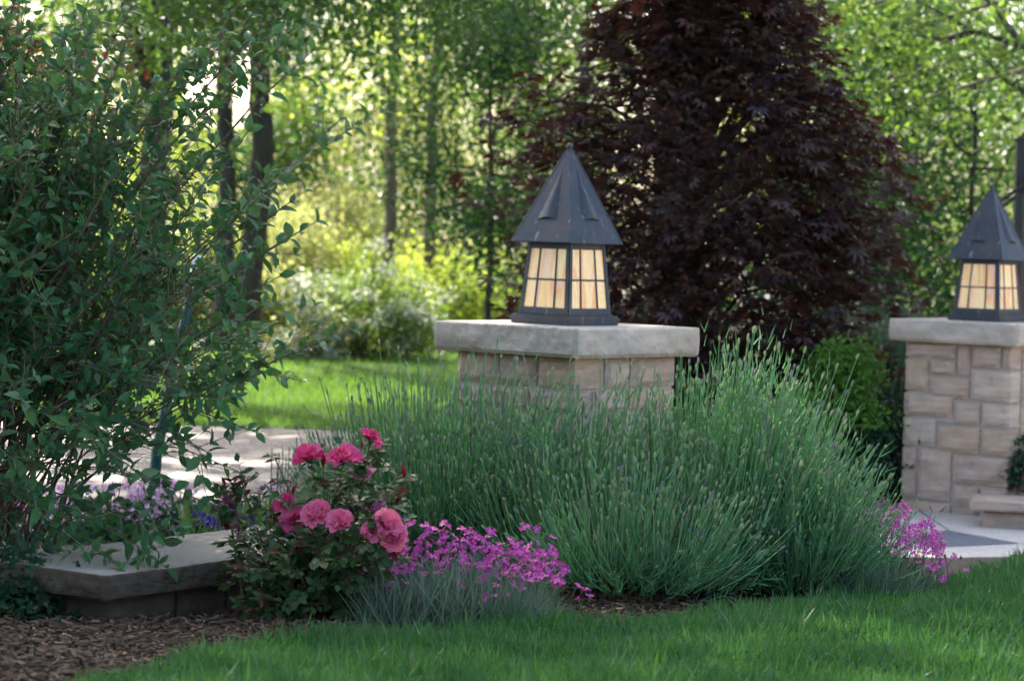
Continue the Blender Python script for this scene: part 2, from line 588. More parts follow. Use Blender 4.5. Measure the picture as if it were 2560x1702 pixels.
def slab(w, l, t, rg, rough=0.014, nseg=44, levels=8, under=0.0, top_mi=0):
    """rough-hewn slab centred on the origin, top at z=0; w along x, l along y"""
    b = MB()
    off = rg.uniform(-50, 50, 3)
    per = []
    for s in range(4):
        for i in range(nseg):
            u = i / nseg * 2 - 1
            p = [(u, -1), (1, u), (-u, 1), (-1, -u)][s]
            nn = [(0, -1), (1, 0), (0, 1), (-1, 0)][s]
            per.append((p, nn, abs(u)))
    n = len(per)
    V = []
    for k in range(levels + 1):
        v = k / levels
        z = -t * v
        for (p, nn, au) in per:
            x, y = p[0] * w / 2, p[1] * l / 2
            q = mnoise.noise(Vector((off[0] + x * 8, off[1] + y * 8, off[2] + z * 14))) * 0.55 + mnoise.noise(Vector((off[0] + x * 26, off[1] + y * 26, off[2] + z * 30))) * 0.32 + mnoise.noise(Vector((off[0] + x * 60, off[1] + y * 60, off[2] + z * 60))) * 0.2
            o = rough * (0.25 + q) + rough * 0.35 * math.sin(math.pi * v) - under * v * v
            if k == 0:
                o -= 0.006 * (0.4 + 0.9 * abs(q))
            zz = z
            if k == 0:
                zz = 0.0
            if k == 1:
                zz = z * 0.35 - 0.006 * abs(q)
            if k == levels:
                zz = z + 0.010 * q
                o -= 0.010
            c = 1.0 if au < 0.999 else 0.6
            V.append((x + nn[0] * o * c, y + nn[1] * o * c, zz))
    F = []
    for k in range(levels):
        for i in range(n):
            a = k * n + i; a2 = k * n + (i + 1) % n
            F.append([a, a + n, a2 + n, a2])
    b.add(V, F, 0.3, smooth=False)
    b.add([V[i] for i in range(n)], [list(range(n))], 0.3, top_mi, smooth=False)
    b.add([V[levels * n + i] for i in range(n)], [list(range(n))[::-1]], 0.3, smooth=False)
    return b


def split_course(rg, x0, x1, lo=0.12, hi=0.27):
    xs = [x0]
    while xs[-1] < x1 - 1e-6:
        rem = x1 - xs[-1]
        if rem < hi * 1.05:
            xs.append(x1)
        else:
            w = rg.uniform(lo, hi)
            if rem - w < lo:
                w = rem / 2
            xs.append(xs[-1] + w)
    return xs


def pillar(loc, rot, label, h_top, h_bot, side, cap_side, cap_t, front=None, seed=1):
    """h_top: cap top above loc z, h_bot: below; column square with side `side`"""
    rg = np.random.RandomState(seed)
    t = thing('stone_pillar', loc, label, 'pillar', 'gate pillars of sandstone', rot)
    hs = side / 2
    H = h_top - cap_t
    b = MB(); b.box((0, 0, (H + h_bot) / 2), (hs - 0.015, hs - 0.015, (H - h_bot) / 2))
    link('mortar_core', b.mesh('mortar_core', M_mortar), t)
    J = 0.014
    courses = []
    z = h_bot
    while z < H - 0.02:
        hh = rg.choice([0.085, 0.105, 0.125, 0.15])
        if H - z - hh < 0.08:
            hh = H - z
        courses.append((z, z + hh)); z += hh
    D = 0.11

    def put(face, u0, u1, z0, z1, depth):
        # face local frame: u along the face (left to right seen from outside)
        w, h = u1 - u0 - J, z1 - z0 - J
        if w < 0.02 or h < 0.02:
            return
        bb = rough_face(w, h, depth, rg)
        ang = {'-y': 0, '+x': math.pi / 2, '+y': math.pi, '-x': -math.pi / 2}[face]
        M = Matrix.Rotation(ang, 4, 'Z') @ Matrix.Translation((u0 + J / 2, -hs, z0 + J / 2))
        link('stone', bb.mesh('stone', M_stone), t, M)

    own = {c: rg.uniform(0.10, 0.2) for c in courses}
    if front is None:
        for (z0, z1) in courses:
            xs = split_course(rg, -hs, hs)
            for a, c in zip(xs[:-1], xs[1:]):
                put('-y', a, c, z0, z1, own[(z0, z1)] - J if (a == -hs or c == hs) else 0.1)
    else:
        for (u0, v0, u1, v1) in front:
            put('-y', -hs + u0 * side, -hs + u1 * side, H - v1 * (H - h_bot), H - v0 * (H - h_bot), 0.12 - J if (u0 <= 0.01 or u1 >= 0.99) else 0.1)
    for face in ('+x', '+y', '-x'):
        for (z0, z1) in courses:
            o = own[(z0, z1)] if front is None else 0.12
            if face == '+x':
                xs = split_course(rg, -hs + o, hs)
            elif face == '-x':
                xs = split_course(rg, -hs + 0.11, hs - o)
            else:
                xs = split_course(rg, -hs + 0.11, hs)
            for a, c in zip(xs[:-1], xs[1:]):
                put(face, a, c, z0, z1, 0.1)
    cb = slab(cap_side, cap_side, cap_t, rg)
    link('cap_slab', cb.mesh('cap_slab', M_cap), t, Matrix.Translation((0, 0, h_top)))
    return t


P1 = np.array([0.207, 9.6, 0.0]); A1 = R(-42)
P2 = at(2464, 900, 12.72); P2[2] = -0.03; A2 = R(-38)
TOP1 = 0.992
pillar(P1, A1, 'near sandstone pillar rising behind the lavender with a thick rough cap', TOP1, -0.1, 0.592, 0.70, 0.106, None, 5)


def f2(x0, y0, x1, y1):
    def u(x, y):
        k = (y - 748) / (1350 - 748)
        xl, xr = 413 - 23 * k, 781 - 9 * k
        return (x - xl) / (xr - xl)
    ym = (y0 + y1) / 2
    a, c = u(x0 - 4, ym), u(x1 + 4, ym)
    a = 0.0 if a < 0.04 else a
    c = 1.0 if c > 0.93 else c
    return (a, max(0, (y0 - 750) / 615), c, min(1.05, (y1 + 5 - 750) / 615))


FRONT2 = [f2(*q) for q in [
    (415, 750, 587, 800), (595, 750, 636, 852), (642, 750, 740, 822), (748, 750, 785, 822),
    (415, 805, 492, 906), (500, 805, 588, 852), (500, 857, 634, 924), (642, 827, 782, 925),
    (410, 912, 578, 986), (586, 930, 672, 1004), (680, 930, 775, 1004), 
    (405, 992, 520, 1082), (528, 1009, 672, 1094), (680, 1009, 775, 1094),
    (400, 1087, 452, 1154), (460, 1087, 574, 1250), (582, 1100, 775, 1190),
    (395, 1159, 452, 1250), (582, 1195, 672, 1365), (680, 1195, 770, 1265), (680, 1270, 770, 1365),
    (393, 1255, 574, 1365)]]
pillar(P2, A2, 'far sandstone pillar at the paved path with its squared stones fully in view', 1.0, -0.06, 0.592, 0.70, 0.106, FRONT2, 9)

# ------------------------------------------------------------------ lanterns
def bronze_mat():
    m, nt, p = new_mat('patinated_bronze')
    n1 = tex_noise(nt, 9, 5, 0.6); n2 = tex_noise(nt, 60, 4, 0.7)
    n3 = tex_noise(nt, 12, 6, 0.65, stretch=(5, 5, 0.35))
    c = ramp(nt, [(0.35, (0.034, 0.044, 0.058)), (0.55, (0.052, 0.058, 0.068)), (0.75, (0.10, 0.075, 0.058))], n1)
    c = mixc(nt, c, ramp(nt, [(0.3, (0.7, 0.7, 0.7)), (0.7, (1.2, 1.2, 1.2))], n2), 0.5, 'MULTIPLY')
    c = mixc(nt, c, (0.22, 0.33, 0.30), ramp(nt, [(0.61, (0, 0, 0)), (0.70, (0.75, 0.75, 0.75))], n3))
    nt.links.new(c, p.inputs['Base Color'])
    p.inputs['Metallic'].default_value = 0.35
    p.inputs['Roughness'].default_value = 0.5
    bump(nt, p, n2, 0.15, 0.002)
    return m


def glass_mat():
    m, nt, p = new_mat('streaky_glass')
    r = rnd_node(nt)
    oi = nt.nodes.new('ShaderNodeObjectInfo')
    tc = nt.nodes.new('ShaderNodeTexCoord')
    mp = nt.nodes.new('ShaderNodeMapping'); mp.inputs['Scale'].default_value = (17, 17, 1.5)
    mp.inputs['Rotation'].default_value = (0.1, 0.12, 0)
    ad = nt.nodes.new('ShaderNodeVectorMath'); ad.operation = 'ADD'
    cb = nt.nodes.new('ShaderNodeCombineXYZ')
    ml = nt.nodes.new('ShaderNodeMath'); ml.operation = 'MULTIPLY'; ml.inputs[1].default_value = 3.0
    nt.links.new(oi.outputs['Random'], ml.inputs[0]); nt.links.new(ml.outputs[0], cb.inputs[0]); nt.links.new(ml.outputs[0], cb.inputs[1])
    nt.links.new(tc.outputs['Object'], mp.inputs[0]); nt.links.new(mp.outputs[0], ad.inputs[0]); nt.links.new(cb.outputs[0], ad.inputs[1])
    n = nt.nodes.new('ShaderNodeTexNoise'); n.inputs['Scale'].default_value = 1.0; n.inputs['Detail'].default_value = 4
    n.inputs['Distortion'].default_value = 0.9
    nt.links.new(ad.outputs[0], n.inputs['Vector'])
    c = ramp(nt, [(0.25, (0.62, 0.32, 0.12)), (0.38, (0.82, 0.55, 0.24)), (0.50, (0.86, 0.66, 0.36)), (0.57, (0.82, 0.38, 0.13)), (0.63, (0.74, 0.54, 0.46)), (0.72, (0.84, 0.60, 0.28))], n.outputs['Fac'])
    nt.links.new(c, p.inputs['Base Color'])
    p.inputs['Roughness'].default_value = 0.25
    nt.links.new(c, p.inputs['Emission Color'])
    p.inputs['Emission Strength'].default_value = 0.07
    return m


M_bronze = bronze_mat()
M_glass = glass_mat()


def lantern(loc, rot, label, k=1.0):
    t = thing('pillar_lantern', loc, label, 'lantern', 'lanterns on the gate pillars', rot)

    def put(name, b, mat=M_bronze, parent=t, **kw):
        return link(name, b.mesh(name, mat), parent, **kw)
    hb = 0.1425
    b = MB(); b.box((0, 0, 0.0165), (hb, hb, 0.0165)); b.box((0, 0, 0.036), (0.128, 0.128, 0.003)); put('plinth', b)
    z0, z1, w0, w1 = 0.039, 0.306, 0.121, 0.099

    def fp(face, u, v, o):
        """point on the tapered body: u -1..1, v 0..1, o outwards"""
        w = w0 + (w1 - w0) * v
        x, y, z = u * w, -w - o, z0 + (z1 - z0) * v
        a = face * math.pi / 2
        return (x * math.cos(a) - y * math.sin(a), x * math.sin(a) + y * math.cos(a), z)

    def bar(b, f, u00, u01, v0, u10, u11, v1, o0, o1):
        P = [(u00, v0), (u01, v0), (u11, v1), (u10, v1)]
        b.hexa([fp(f, u, v, o1) for u, v in P] + [fp(f, u, v, o0) for u, v in P])
    ue, vb, vt, vm = 0.86, 0.085, 0.90, 0.475
    m1 = 0.40; mw = 0.028
    for f in range(4):
        b = MB(); bar(b, f, -1.0, -ue, 0, -1.0, -ue, 1, -0.012, 0.0035); put('corner_post', b)
        b = MB(); bar(b, f, ue, 1.0, 0, ue, 1.0, 1, -0.012, 0.003); put('corner_post', b)
        b = MB(); bar(b, f, -ue, ue, 0, -ue, ue, vb, -0.012, 0.0025); put('bottom_rail', b)
        b = MB(); bar(b, f, -ue, ue, vt, -ue, ue, 1.0, -0.012, 0.0025); put('top_rail', b)
        for s in (-1, 1):
            b = MB(); bar(b, f, s * m1 - mw, s * m1 + mw, vb, s * m1 - mw, s * m1 + mw, vt, -0.006, 0.002); put('mullion', b)
        b = MB(); bar(b, f, -ue, ue, vm - 0.012, -ue, ue, vm + 0.012, -0.006, 0.0012); put('crossbar', b)
        for (ua, ub) in ((-ue, -m1), (-m1, m1), (m1, ue)):
            for (va, vc) in ((vb, vm), (vm, vt)):
                b = MB(); bar(b, f, ua, ub, va, ua, ub, vc, -0.005, -0.002); put('pane', b, M_glass)
    # roof: pyramid shell with a lip, a pressed vent on each slope
    e, zr, za, ap = 0.1475, 0.306, 0.646, 0.011
    b = MB()

    def ring(h, z):
        return [(-h, -h, z), (h, -h, z), (h, h, z), (-h, h, z)]
    V = ring(e, zr - 0.004) + ring(e + 0.001, zr) + ring(ap, za) + ring(e - 0.006, zr - 0.004) + ring(ap * 0.5, za - 0.04)
    q = lambda a, c: [[a + i, a + (i + 1) % 4, c + (i + 1) % 4, c + i] for i in range(4)]
    b.add(V, q(0, 4) + q(4, 8) + q(12, 0) + q(16, 12) + [[8, 9, 10, 11]], smooth=False)
    roof = put('roof', b)

    def rp(face, u, v, o):
        """point over a slope: u metres sideways, v 0 eave..1 top"""
        h = e + (ap - e) * v
        sl = math.atan2(e - ap, za - zr)
        x, y, z = u, -h - o * math.cos(sl), zr + (za - zr) * v + o * math.sin(sl)
        a = face * math.pi / 2
        return (x * math.cos(a) - y * math.sin(a), x * math.sin(a) + y * math.cos(a), z)
    for f in range(4):
        b = MB()
        n = 8
        V = [rp(f, 0, 0.80, 0.001)]
        wv, hv = 0.048, 0.011
        for i in range(n + 1):
            s = i / n * 2 - 1
            V.append(rp(f, s * wv, 0.235 + 0.02 * (1 - s * s), 0.0012 + hv * max(0, 1 - abs(s) ** 1.6)))
        b.add(V, [[0, i + 1, i + 2] for i in range(n)], smooth=False)
        # inner side of the slot, so the opening has thickness
        V2 = [V[0]] + [rp(f, (i / n * 2 - 1) * wv * 0.9, 0.25 + 0.02 * (1 - (i / n * 2 - 1) ** 2), 0.0006 + (hv - 0.003) * max(0, 1 - abs(i / n * 2 - 1) ** 1.6)) for i in range(n + 1)]
        b.add(V2, [[0, i + 2, i + 1] for i in range(n)], smooth=False)
        link('roof_vent', b.mesh('roof_vent', M_bronze), roof)
    for f in range(4):                    # folded hip seams
        a = f * math.pi / 2 + math.pi / 4
        b = MB()
        b.tubes(np.array([(math.cos(a) * h * 1.4142, math.sin(a) * h * 1.4142, z) for h, z in ((e, zr), ((e + ap) / 2, (zr + za) / 2), (ap, za))]), np.array([0.0028, 0.0026, 0.0024]), 6)
        link('hip_seam', b.mesh('hip_seam', M_bronze), roof)
    b = MB()
    prof = [(0.0, 0.646), (0.012, 0.646), (0.009, 0.652)] + [(0.0125 * math.sin(a), 0.664 - 0.0125 * math.cos(a)) for a in np.linspace(0.6, math.pi, 8)]
    n = 12
    V = [(r * math.cos(j * 2 * math.pi / n), r * math.sin(j * 2 * math.pi / n), z) for r, z in prof for j in range(n)]
    b.add(V, [[i * n + j, i * n + (j + 1) % n, (i + 1) * n + (j + 1) % n, (i + 1) * n + j] for i in range(len(prof) - 1) for j in range(n)])
    put('finial', b)
    return t


lantern((P1[0] - 0.012, P1[1], TOP1 + 0.001), A1, 'dark bronze lantern with amber panes on the near pillar behind the lavender')
lantern((P2[0], P2[1], P2[2] + 1.001), A2, 'dark bronze lantern with pale cream panes on the far pillar by the path')

# ------------------------------------------------------------------ low stone bench wall, left
ZB = at(268, 1438, 6.6)[2]
bA, bB, bC = on_z(268, 1438, ZB)[:2], on_z(588, 1396, ZB)[:2], on_z(128, 1381, ZB)[:2]
ex = norm(bB - bA)
ey = np.array([-ex[1], ex[0]])
wid = 0.46
ln = 1.12
rotb = math.atan2(ex[1], ex[0])
cen = bA + ex * ln / 2 + ey * wid / 2
rgb = np.random.RandomState(3)
gb = float(gz(cen[0], cen[1]))
bench = thing('stone_bench_wall', (cen[0], cen[1], gb), 'low stone wall with a flat slab top behind the rose bush', 'stone wall', None, rotb)
slab_t = 0.07
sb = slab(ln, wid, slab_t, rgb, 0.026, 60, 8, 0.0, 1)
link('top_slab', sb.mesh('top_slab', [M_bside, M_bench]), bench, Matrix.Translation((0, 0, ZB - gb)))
hb_ = ZB - gb - slab_t
for (face, u_len, off) in (('f', ln - 0.14, wid / 2 - 0.05), ('b', ln - 0.14, wid / 2 - 0.05), ('l', wid - 0.12, ln / 2 - 0.07), ('r', wid - 0.12, ln / 2 - 0.07)):
    x = -u_len / 2
    while x < u_len / 2 - 0.02:
        w = min(rgb.uniform(0.2, 0.34), u_len / 2 - x)
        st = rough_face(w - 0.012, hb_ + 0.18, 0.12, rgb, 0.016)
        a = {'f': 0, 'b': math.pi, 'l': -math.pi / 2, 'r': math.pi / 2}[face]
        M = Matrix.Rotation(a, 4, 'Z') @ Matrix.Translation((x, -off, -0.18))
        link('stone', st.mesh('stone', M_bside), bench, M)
        x += w

# low ledge wall beside the far pillar
gl = thing('stone_ledge', at(2560, 1300, 11.9) * np.array([1, 1, 0]) + np.array([0, 0, 0.0]), 'low stone ledge running out from the foot of the far pillar', 'stone ledge', None, R(-14))
lp = np.array(gl.location)
sb = slab(0.95, 0.34, 0.05, rgb, 0.012, 20, 4)
zt = at(2480, 1250, 11.9)[2]
link('ledge_slab', sb.mesh('ledge_slab', M_stone), gl, Matrix.Translation((0.235, 0.10, zt)))
for k in range(4):
    st = rough_face(0.215, zt - 0.055 + 0.05, 0.25, rgb, 0.01)
    link('stone', st.mesh('stone', M_stone), gl, Matrix.Translation((-0.19 + k * 0.225, -0.02, -0.055)))

# ------------------------------------------------------------------ post with braces behind the far lantern
M_iron = plain_mat('dark_green_iron', (0.012, 0.02, 0.02), 0.5, 0.3)
M_wood = plain_mat('brown_wood', (0.10, 0.07, 0.055), 0.8)
pp = at(2538, 700, 14.6)
post = thing('trellis_post', (pp[0], pp[1], 0.0), 'dark iron post with slanting braces standing behind the far lantern', 'post')
b = MB()
top = at(2541, 345, 14.6)[2]
b.box((pp[0], pp[1], top / 2), (0.022, 0.03, top / 2)); part('upright', b, M_iron, post)
b = MB(); b.box((pp[0] + 0.048, pp[1] + 0.01, top / 2), (0.024, 0.03, top / 2)); part('timber', b, M_wood, post)
for (a, c) in (((2488, 512), (2680, 375)), ((2496, 524), (2690, 388)), ((2540, 352), (2640, 285))):
    b = MB(); b.tubes(np.array([at(*a, 14.5), (at(*a, 14.5) + at(*c, 14.5)) / 2, at(*c, 14.5)]), np.full(3, 0.011), 6); part('brace', b, M_iron, post)

# ------------------------------------------------------------------ leaning stake by the drive
M_teal = plain_mat('teal_paint', (0.006, 0.075, 0.065), 0.45)
M_white = plain_mat('white_band', (0.6, 0.65, 0.7), 0.4)
s0, s1, s2, s3, s4 = at(372, 1290, 10.6), at(392, 1130, 10.6), at(432, 930, 10.6), at(478, 735, 10.6), at(495, 640, 10.6)
s0[2] = -0.03
stake = thing('garden_stake', (s0[0], s0[1], 0), 'leaning teal garden pole with a white top between shrub and drive', 'garden pole')
b = MB(); b.tubes(np.array([s0, s1, s2, s3]), np.array([0.026, 0.024, 0.021, 0.02]), 10); part('shaft', b, M_teal, stake)
b = MB(); b.tubes(np.array([s3, s4, s4 + (s4 - s3) * 0.02]), np.array([0.0215, 0.02, 0.001]), 10); part('white_sleeve', b, M_white, stake)
b = MB(); b.tubes(np.array([s0 + (s1 - s0) * 0.55, s0 + (s1 - s0) * 0.6]), np.array([0.029, 0.029]), 10); part('collar', b, M_teal, stake)

# ------------------------------------------------------------------ purple maple
def drooping_sprays(rg, centres, outward, per, rad, size):
    """palmate leaves laid shingle-like on flattened drooping sprays"""
    n = len(centres)
    c = np.repeat(centres, per, 0); o = np.repeat(outward, per, 0)
    off = rg.normal(size=(n * per, 3)) * np.array([1, 1, 0.20]) * rad
    horiz = np.sqrt((off[:, :2] ** 2).sum(1))
    off[:, 2] -= 0.5 * horiz ** 2 / rad
    pos = c + off
    d = norm(norm(off * np.array([1, 1, 0]) + 1e-4) * 0.7 + o * 0.9 + rg.normal(size=(n * per, 3)) * 0.35) + np.array([0, 0, -0.12])
    nrm = norm(np.array([0, 0, 1.0]) + o * 0.35 + rg.normal(size=(n * per, 3)) * 0.4)
    return pos, frames(d, nrm), rg.uniform(0.7, 1.25, n * per) * size


rg = np.random.RandomState(11)
M_maple = leaf_mat('purple_maple', [(0.034, 0.018, 0.018), (0.056, 0.025, 0.021), (0.088, 0.031, 0.021), (0.058, 0.042, 0.025), (0.050, 0.030, 0.045)], (0.2, 0.04, 0.02), 0.15, 0.4, 0.5)
mc = at(1745, 640, 13.9); mbase = np.array([mc[0], 13.9, 0.0])
maple = thing('purple_maple', mbase, 'purple-leaved maple with a wide drooping crown behind the near pillar', 'maple tree')


def maple_r(z):
    # silhouette half-width against height
    return np.interp(z, [0.25, 0.68, 1.12, 1.55, 1.99, 2.31, 2.64, 3.0, 3.4, 3.9], [0.50, 0.74, 0.92, 0.95, 0.84, 0.62, 0.44, 0.30, 0.18, 0.03])


nC = 460
zc = np.concatenate([rg.uniform(0.3, 3.8, nC - 60), rg.uniform(0.25, 0.9, 60)])
phi = rg.uniform(0, 2 * math.pi, nC)
phi = np.where(rg.uniform(size=nC) < 0.4, rg.uniform(math.pi, 2 * math.pi, nC), phi)
rr = maple_r(zc) * np.sqrt(rg.uniform(0.35, 1.0, nC)) * rg.uniform(0.85, 1.08, nC)
cx = mbase[0] + 0.02 + rr * np.cos(phi); cy = mbase[1] + rr * np.sin(phi) * 0.9
cen_ = np.stack([cx, cy, zc], -1)
# side arm seen against the trees on the right
arm = [at(2150, 330, 13.7), at(2200, 345, 13.7), at(2120, 300, 13.8), at(2170, 400, 13.6), at(2090, 420, 13.6), at(1310, 300, 13.8), at(1330, 250, 13.8), at(1300, 380, 13.7), at(1370, 190, 13.8)]
cen_ = np.concatenate([cen_, arm])
outw = norm((cen_ - mbase) * np.array([1, 1, 0]))
pos, fr, sc = drooping_sprays(rg, cen_, outw, 34, 0.16, 0.080)
leaves_as_parts(maple, 'leaf', *PALM, pos, fr, sc, rg.uniform(size=len(pos)), M_maple, 300, 'foliage')
b = MB()
b.tubes(np.array([[mbase[0], mbase[1], -0.05], [mbase[0] + 0.03, mbase[1], 0.6], [mbase[0] - 0.02, mbase[1], 1.3], [mbase[0], mbase[1], 2.2], [mbase[0] + 0.02, mbase[1], 3.2]]), np.array([0.09, 0.07, 0.055, 0.035, 0.012]), 8)
part('trunk', b, M_twigdark, maple)
b = MB()
k = rg.choice(len(cen_), 160, replace=False)
st = np.stack([np.full(160, mbase[0]), np.full(160, mbase[1]), np.clip(cen_[k, 2] - rg.uniform(0.2, 0.6, 160), 0.2, 3)], -1)
mid = st * 0.45 + cen_[k] * 0.55 + np.array([0, 0, 0.12])
b.tubes(np.stack([st, mid, cen_[k]], 1), np.tile([0.018, 0.011, 0.004], (160, 1)), 4)
part('branches', b, M_twigdark, maple, kind='stuff')

# ------------------------------------------------------------------ big leafy shrub on the left
rg = np.random.RandomState(21)
M_twigbr = plain_mat('twig_brown', (0.11, 0.08, 0.055), 0.8)
M_vib = leaf_mat('viburnum_leaf', [(0.015, 0.086, 0.028), (0.034, 0.150, 0.046), (0.020, 0.110, 0.036), (0.066, 0.20, 0.066), (0.025, 0.128, 0.046), (0.16, 0.28, 0.13), (0.018, 0.095, 0.033), (0.09, 0.20, 0.05)], (0.16, 0.28, 0.06), 0.3, 0.45, 0.3)
VB = np.array([-1.78, 7.75]); vbz = float(gz(*VB))
vib = thing('leafy_shrub', (VB[0], VB[1], vbz), 'tall arching shrub with grey-green oval leaves filling the left side', 'shrub')
nB = 210
u = rg.uniform(-0.25, 1, nB); ph = rg.uniform(0, 2 * math.pi, nB)
# more branches towards the open right-hand side
ph = np.where(rg.uniform(size=nB) < 0.45, rg.normal(0, 0.75, nB), ph)
rad = np.where((np.cos(ph) > 0.3) & (u > 0.0), rg.uniform(0.45, 0.85, nB), rg.uniform(0.6, 1.04, nB))
s_ = np.sqrt(np.maximum(0, 1 - u * u))
tips = np.stack([VB[0] + 1.22 * rad * s_ * np.cos(ph), VB[1] + 1.05 * rad * s_ * np.sin(ph), 1.10 + 1.35 * rad * u], -1)
hero = [(955, 265, 7.1), (765, 60, 7.3), (780, 130, 7.2), (700, 20, 7.4), (735, 400, 7.0), (790, 555, 7.0), (815, 845, 7.0), (700, 690, 7.0), (760, 870, 7.1), (640, 1080, 7.0),
        (660, 930, 7.0), (600, 10, 7.5), (850, 300, 7.2), (760, 480, 7.2), (700, 610, 7.1), (620, 760, 7.0), (560, 1010, 6.9), (520, 1130, 6.9), (500, 1250, 6.9), (440, 1330, 6.8), (300, 1420, 6.7),
        (600, 1180, 7.0), (380, 1200, 6.8), (420, 1420, 6.75), (180, 1300, 6.8), (100, 1180, 6.8), (250, 1080, 6.8), (620, 330, 7.3), (560, 230, 7.4), (500, 100, 7.5)]
tips = np.concatenate([tips, [at(*h) for h in hero]])
nB = len(tips)
base = np.stack([VB[0] + rg.normal(0, 0.16, nB), VB[1] + rg.normal(0, 0.16, nB), np.full(nB, vbz)], -1)
low = tips[:, 2] < 0.9
ctrl = base + (tips - base) * np.stack([np.full(nB, 0.42), np.full(nB, 0.42), np.full(nB, 0.62)], -1)
ctrl[:, 2] = np.where(low, np.maximum(ctrl[:, 2], tips[:, 2] + 0.25), ctrl[:, 2]) 
tq = np.linspace(0, 1, 9)
BP = ((1 - tq) ** 2)[None, :, None] * base[:, None] + (2 * tq * (1 - tq))[None, :, None] * ctrl[:, None] + (tq ** 2)[None, :, None] * tips[:, None]
BP[:, 1:-1] += rg.normal(0, 0.008, (nB, 7, 3))
b = MB()
b.tubes(BP, np.tile(np.linspace(0.0048, 0.0013, 9), (nB, 1)), 4)
tw0, tw1, twb = [], [], []
for i in range(nB):
    ish = i >= nB - len(hero)
    nt_ = 9 if ish else rg.randint(9, 14)
    for t in np.sort(rg.uniform(0.44 if not ish else 0.55, 0.98, nt_)):
        q = t * 8; k = min(7, int(q)); p = BP[i, k] * (1 - (q - k)) + BP[i, k + 1] * (q - k)
        tg = norm(BP[i, k + 1] - BP[i, k])
        L = rg.uniform(0.08, 0.26) * (1.15 - 0.5 * t)
        d = norm(tg * 0.75 + rand_unit(rg, 1)[0] * 0.75 + np.array([0, 0, 0.28]))
        tw0.append(p); tw1.append(p + d * L)
    tw0.append(BP[i, 6]); tw1.append(BP[i, 8])
tw0, tw1 = np.array(tw0), np.array(tw1)
twm = (tw0 + tw1) / 2 + rg.normal(0, 0.008, tw0.shape)
part('branches', b, M_twigbr, vib, kind='stuff')
b = MB(); b.tubes(np.stack([tw0, twm, tw1], 1), np.tile([0.0018, 0.0015, 0.0010], (len(tw0), 1)), 3)
part('twigs', b, M_twig, vib, kind='stuff')
lp_, ld_, ln_, ls_ = [], [], [], []
for p0, p1 in zip(tw0, tw1):
    d = p1 - p0; L = np.linalg.norm(d); d = d / L
    side = norm(np.cross(d, rand_unit(rg, 1)[0]))
    npair = max(2, int(L / 0.038))
    for k in range(npair):
        f = (k + 0.6) / npair
        if k == npair - 1:
            f = 1.0
        sd = side if k % 2 == 0 else norm(np.cross(d, side))
        for s in (-1, 1):
            if rg.uniform() < 0.08:
                continue
            dd = norm(d * (0.55 if f < 1 else 1.1) + sd * s * 0.9 + np.array([0, 0, 0.1]) + rg.normal(0, 0.2, 3))
            lp_.append(p0 + d * L * f); ld_.append(dd)
            ln_.append(np.array([0.1, -0.4, 0.9]) + 0.4 * d + rg.normal(0, 0.5, 3))
            ls_.append((0.045 if f < 1 else 0.040) * rg.uniform(0.5, 1.35))
lp_, ld_, ln_, ls_ = map(np.array, (lp_, ld_, ln_, ls_))
# leaves dropped along the camera's view of the leaning pole, traced from image pixels
sx = np.interp(lp_[:, 2], [0.49, 0.68, 0.92, 1.14, 1.24], [-1.055, -1.03, -0.985, -0.93, -0.91])
keep = ~((np.abs(lp_[:, 0] - sx) < 0.04) & (lp_[:, 2] > 0.5) & (lp_[:, 2] < 1.27) & (rg.uniform(size=len(lp_)) < 0.7))
lp_, ld_, ln_, ls_ = lp_[keep], ld_[keep], ln_[keep], ls_[keep]
leaves_as_parts(vib, 'leaf', *OVATE, lp_, frames(ld_, ln_), ls_, rg.uniform(size=len(lp_)), M_vib, 300, 'foliage')

# ------------------------------------------------------------------ lavender
M_lavs = leaf_mat('lavender_green', [(0.15, 0.35, 0.13), (0.20, 0.43, 0.16), (0.16, 0.39, 0.16), (0.30, 0.51, 0.20), (0.24, 0.46, 0.18), (0.26, 0.24, 0.17)], (0.25, 0.40, 0.10), 0.2, 0.6, 0.12)
M_lavl = leaf_mat('lavender_leaf', [(0.026, 0.125, 0.055), (0.06, 0.22, 0.10), (0.17, 0.36, 0.21), (0.038, 0.165, 0.07), (0.06, 0.20, 0.075)], (0.2, 0.36, 0.10), 0.25, 0.6, 0.15)
M_bud = leaf_mat('lavender_bud', [(0.24, 0.36, 0.16), (0.30, 0.42, 0.18), (0.25, 0.33, 0.18), (0.17, 0.15, 0.20), (0.34, 0.46, 0.20), (0.22, 0.24, 0.20)], None, 0.1, 0.7, 0.2)
LAVLEAF = strip(2, 0.085, 0.12)


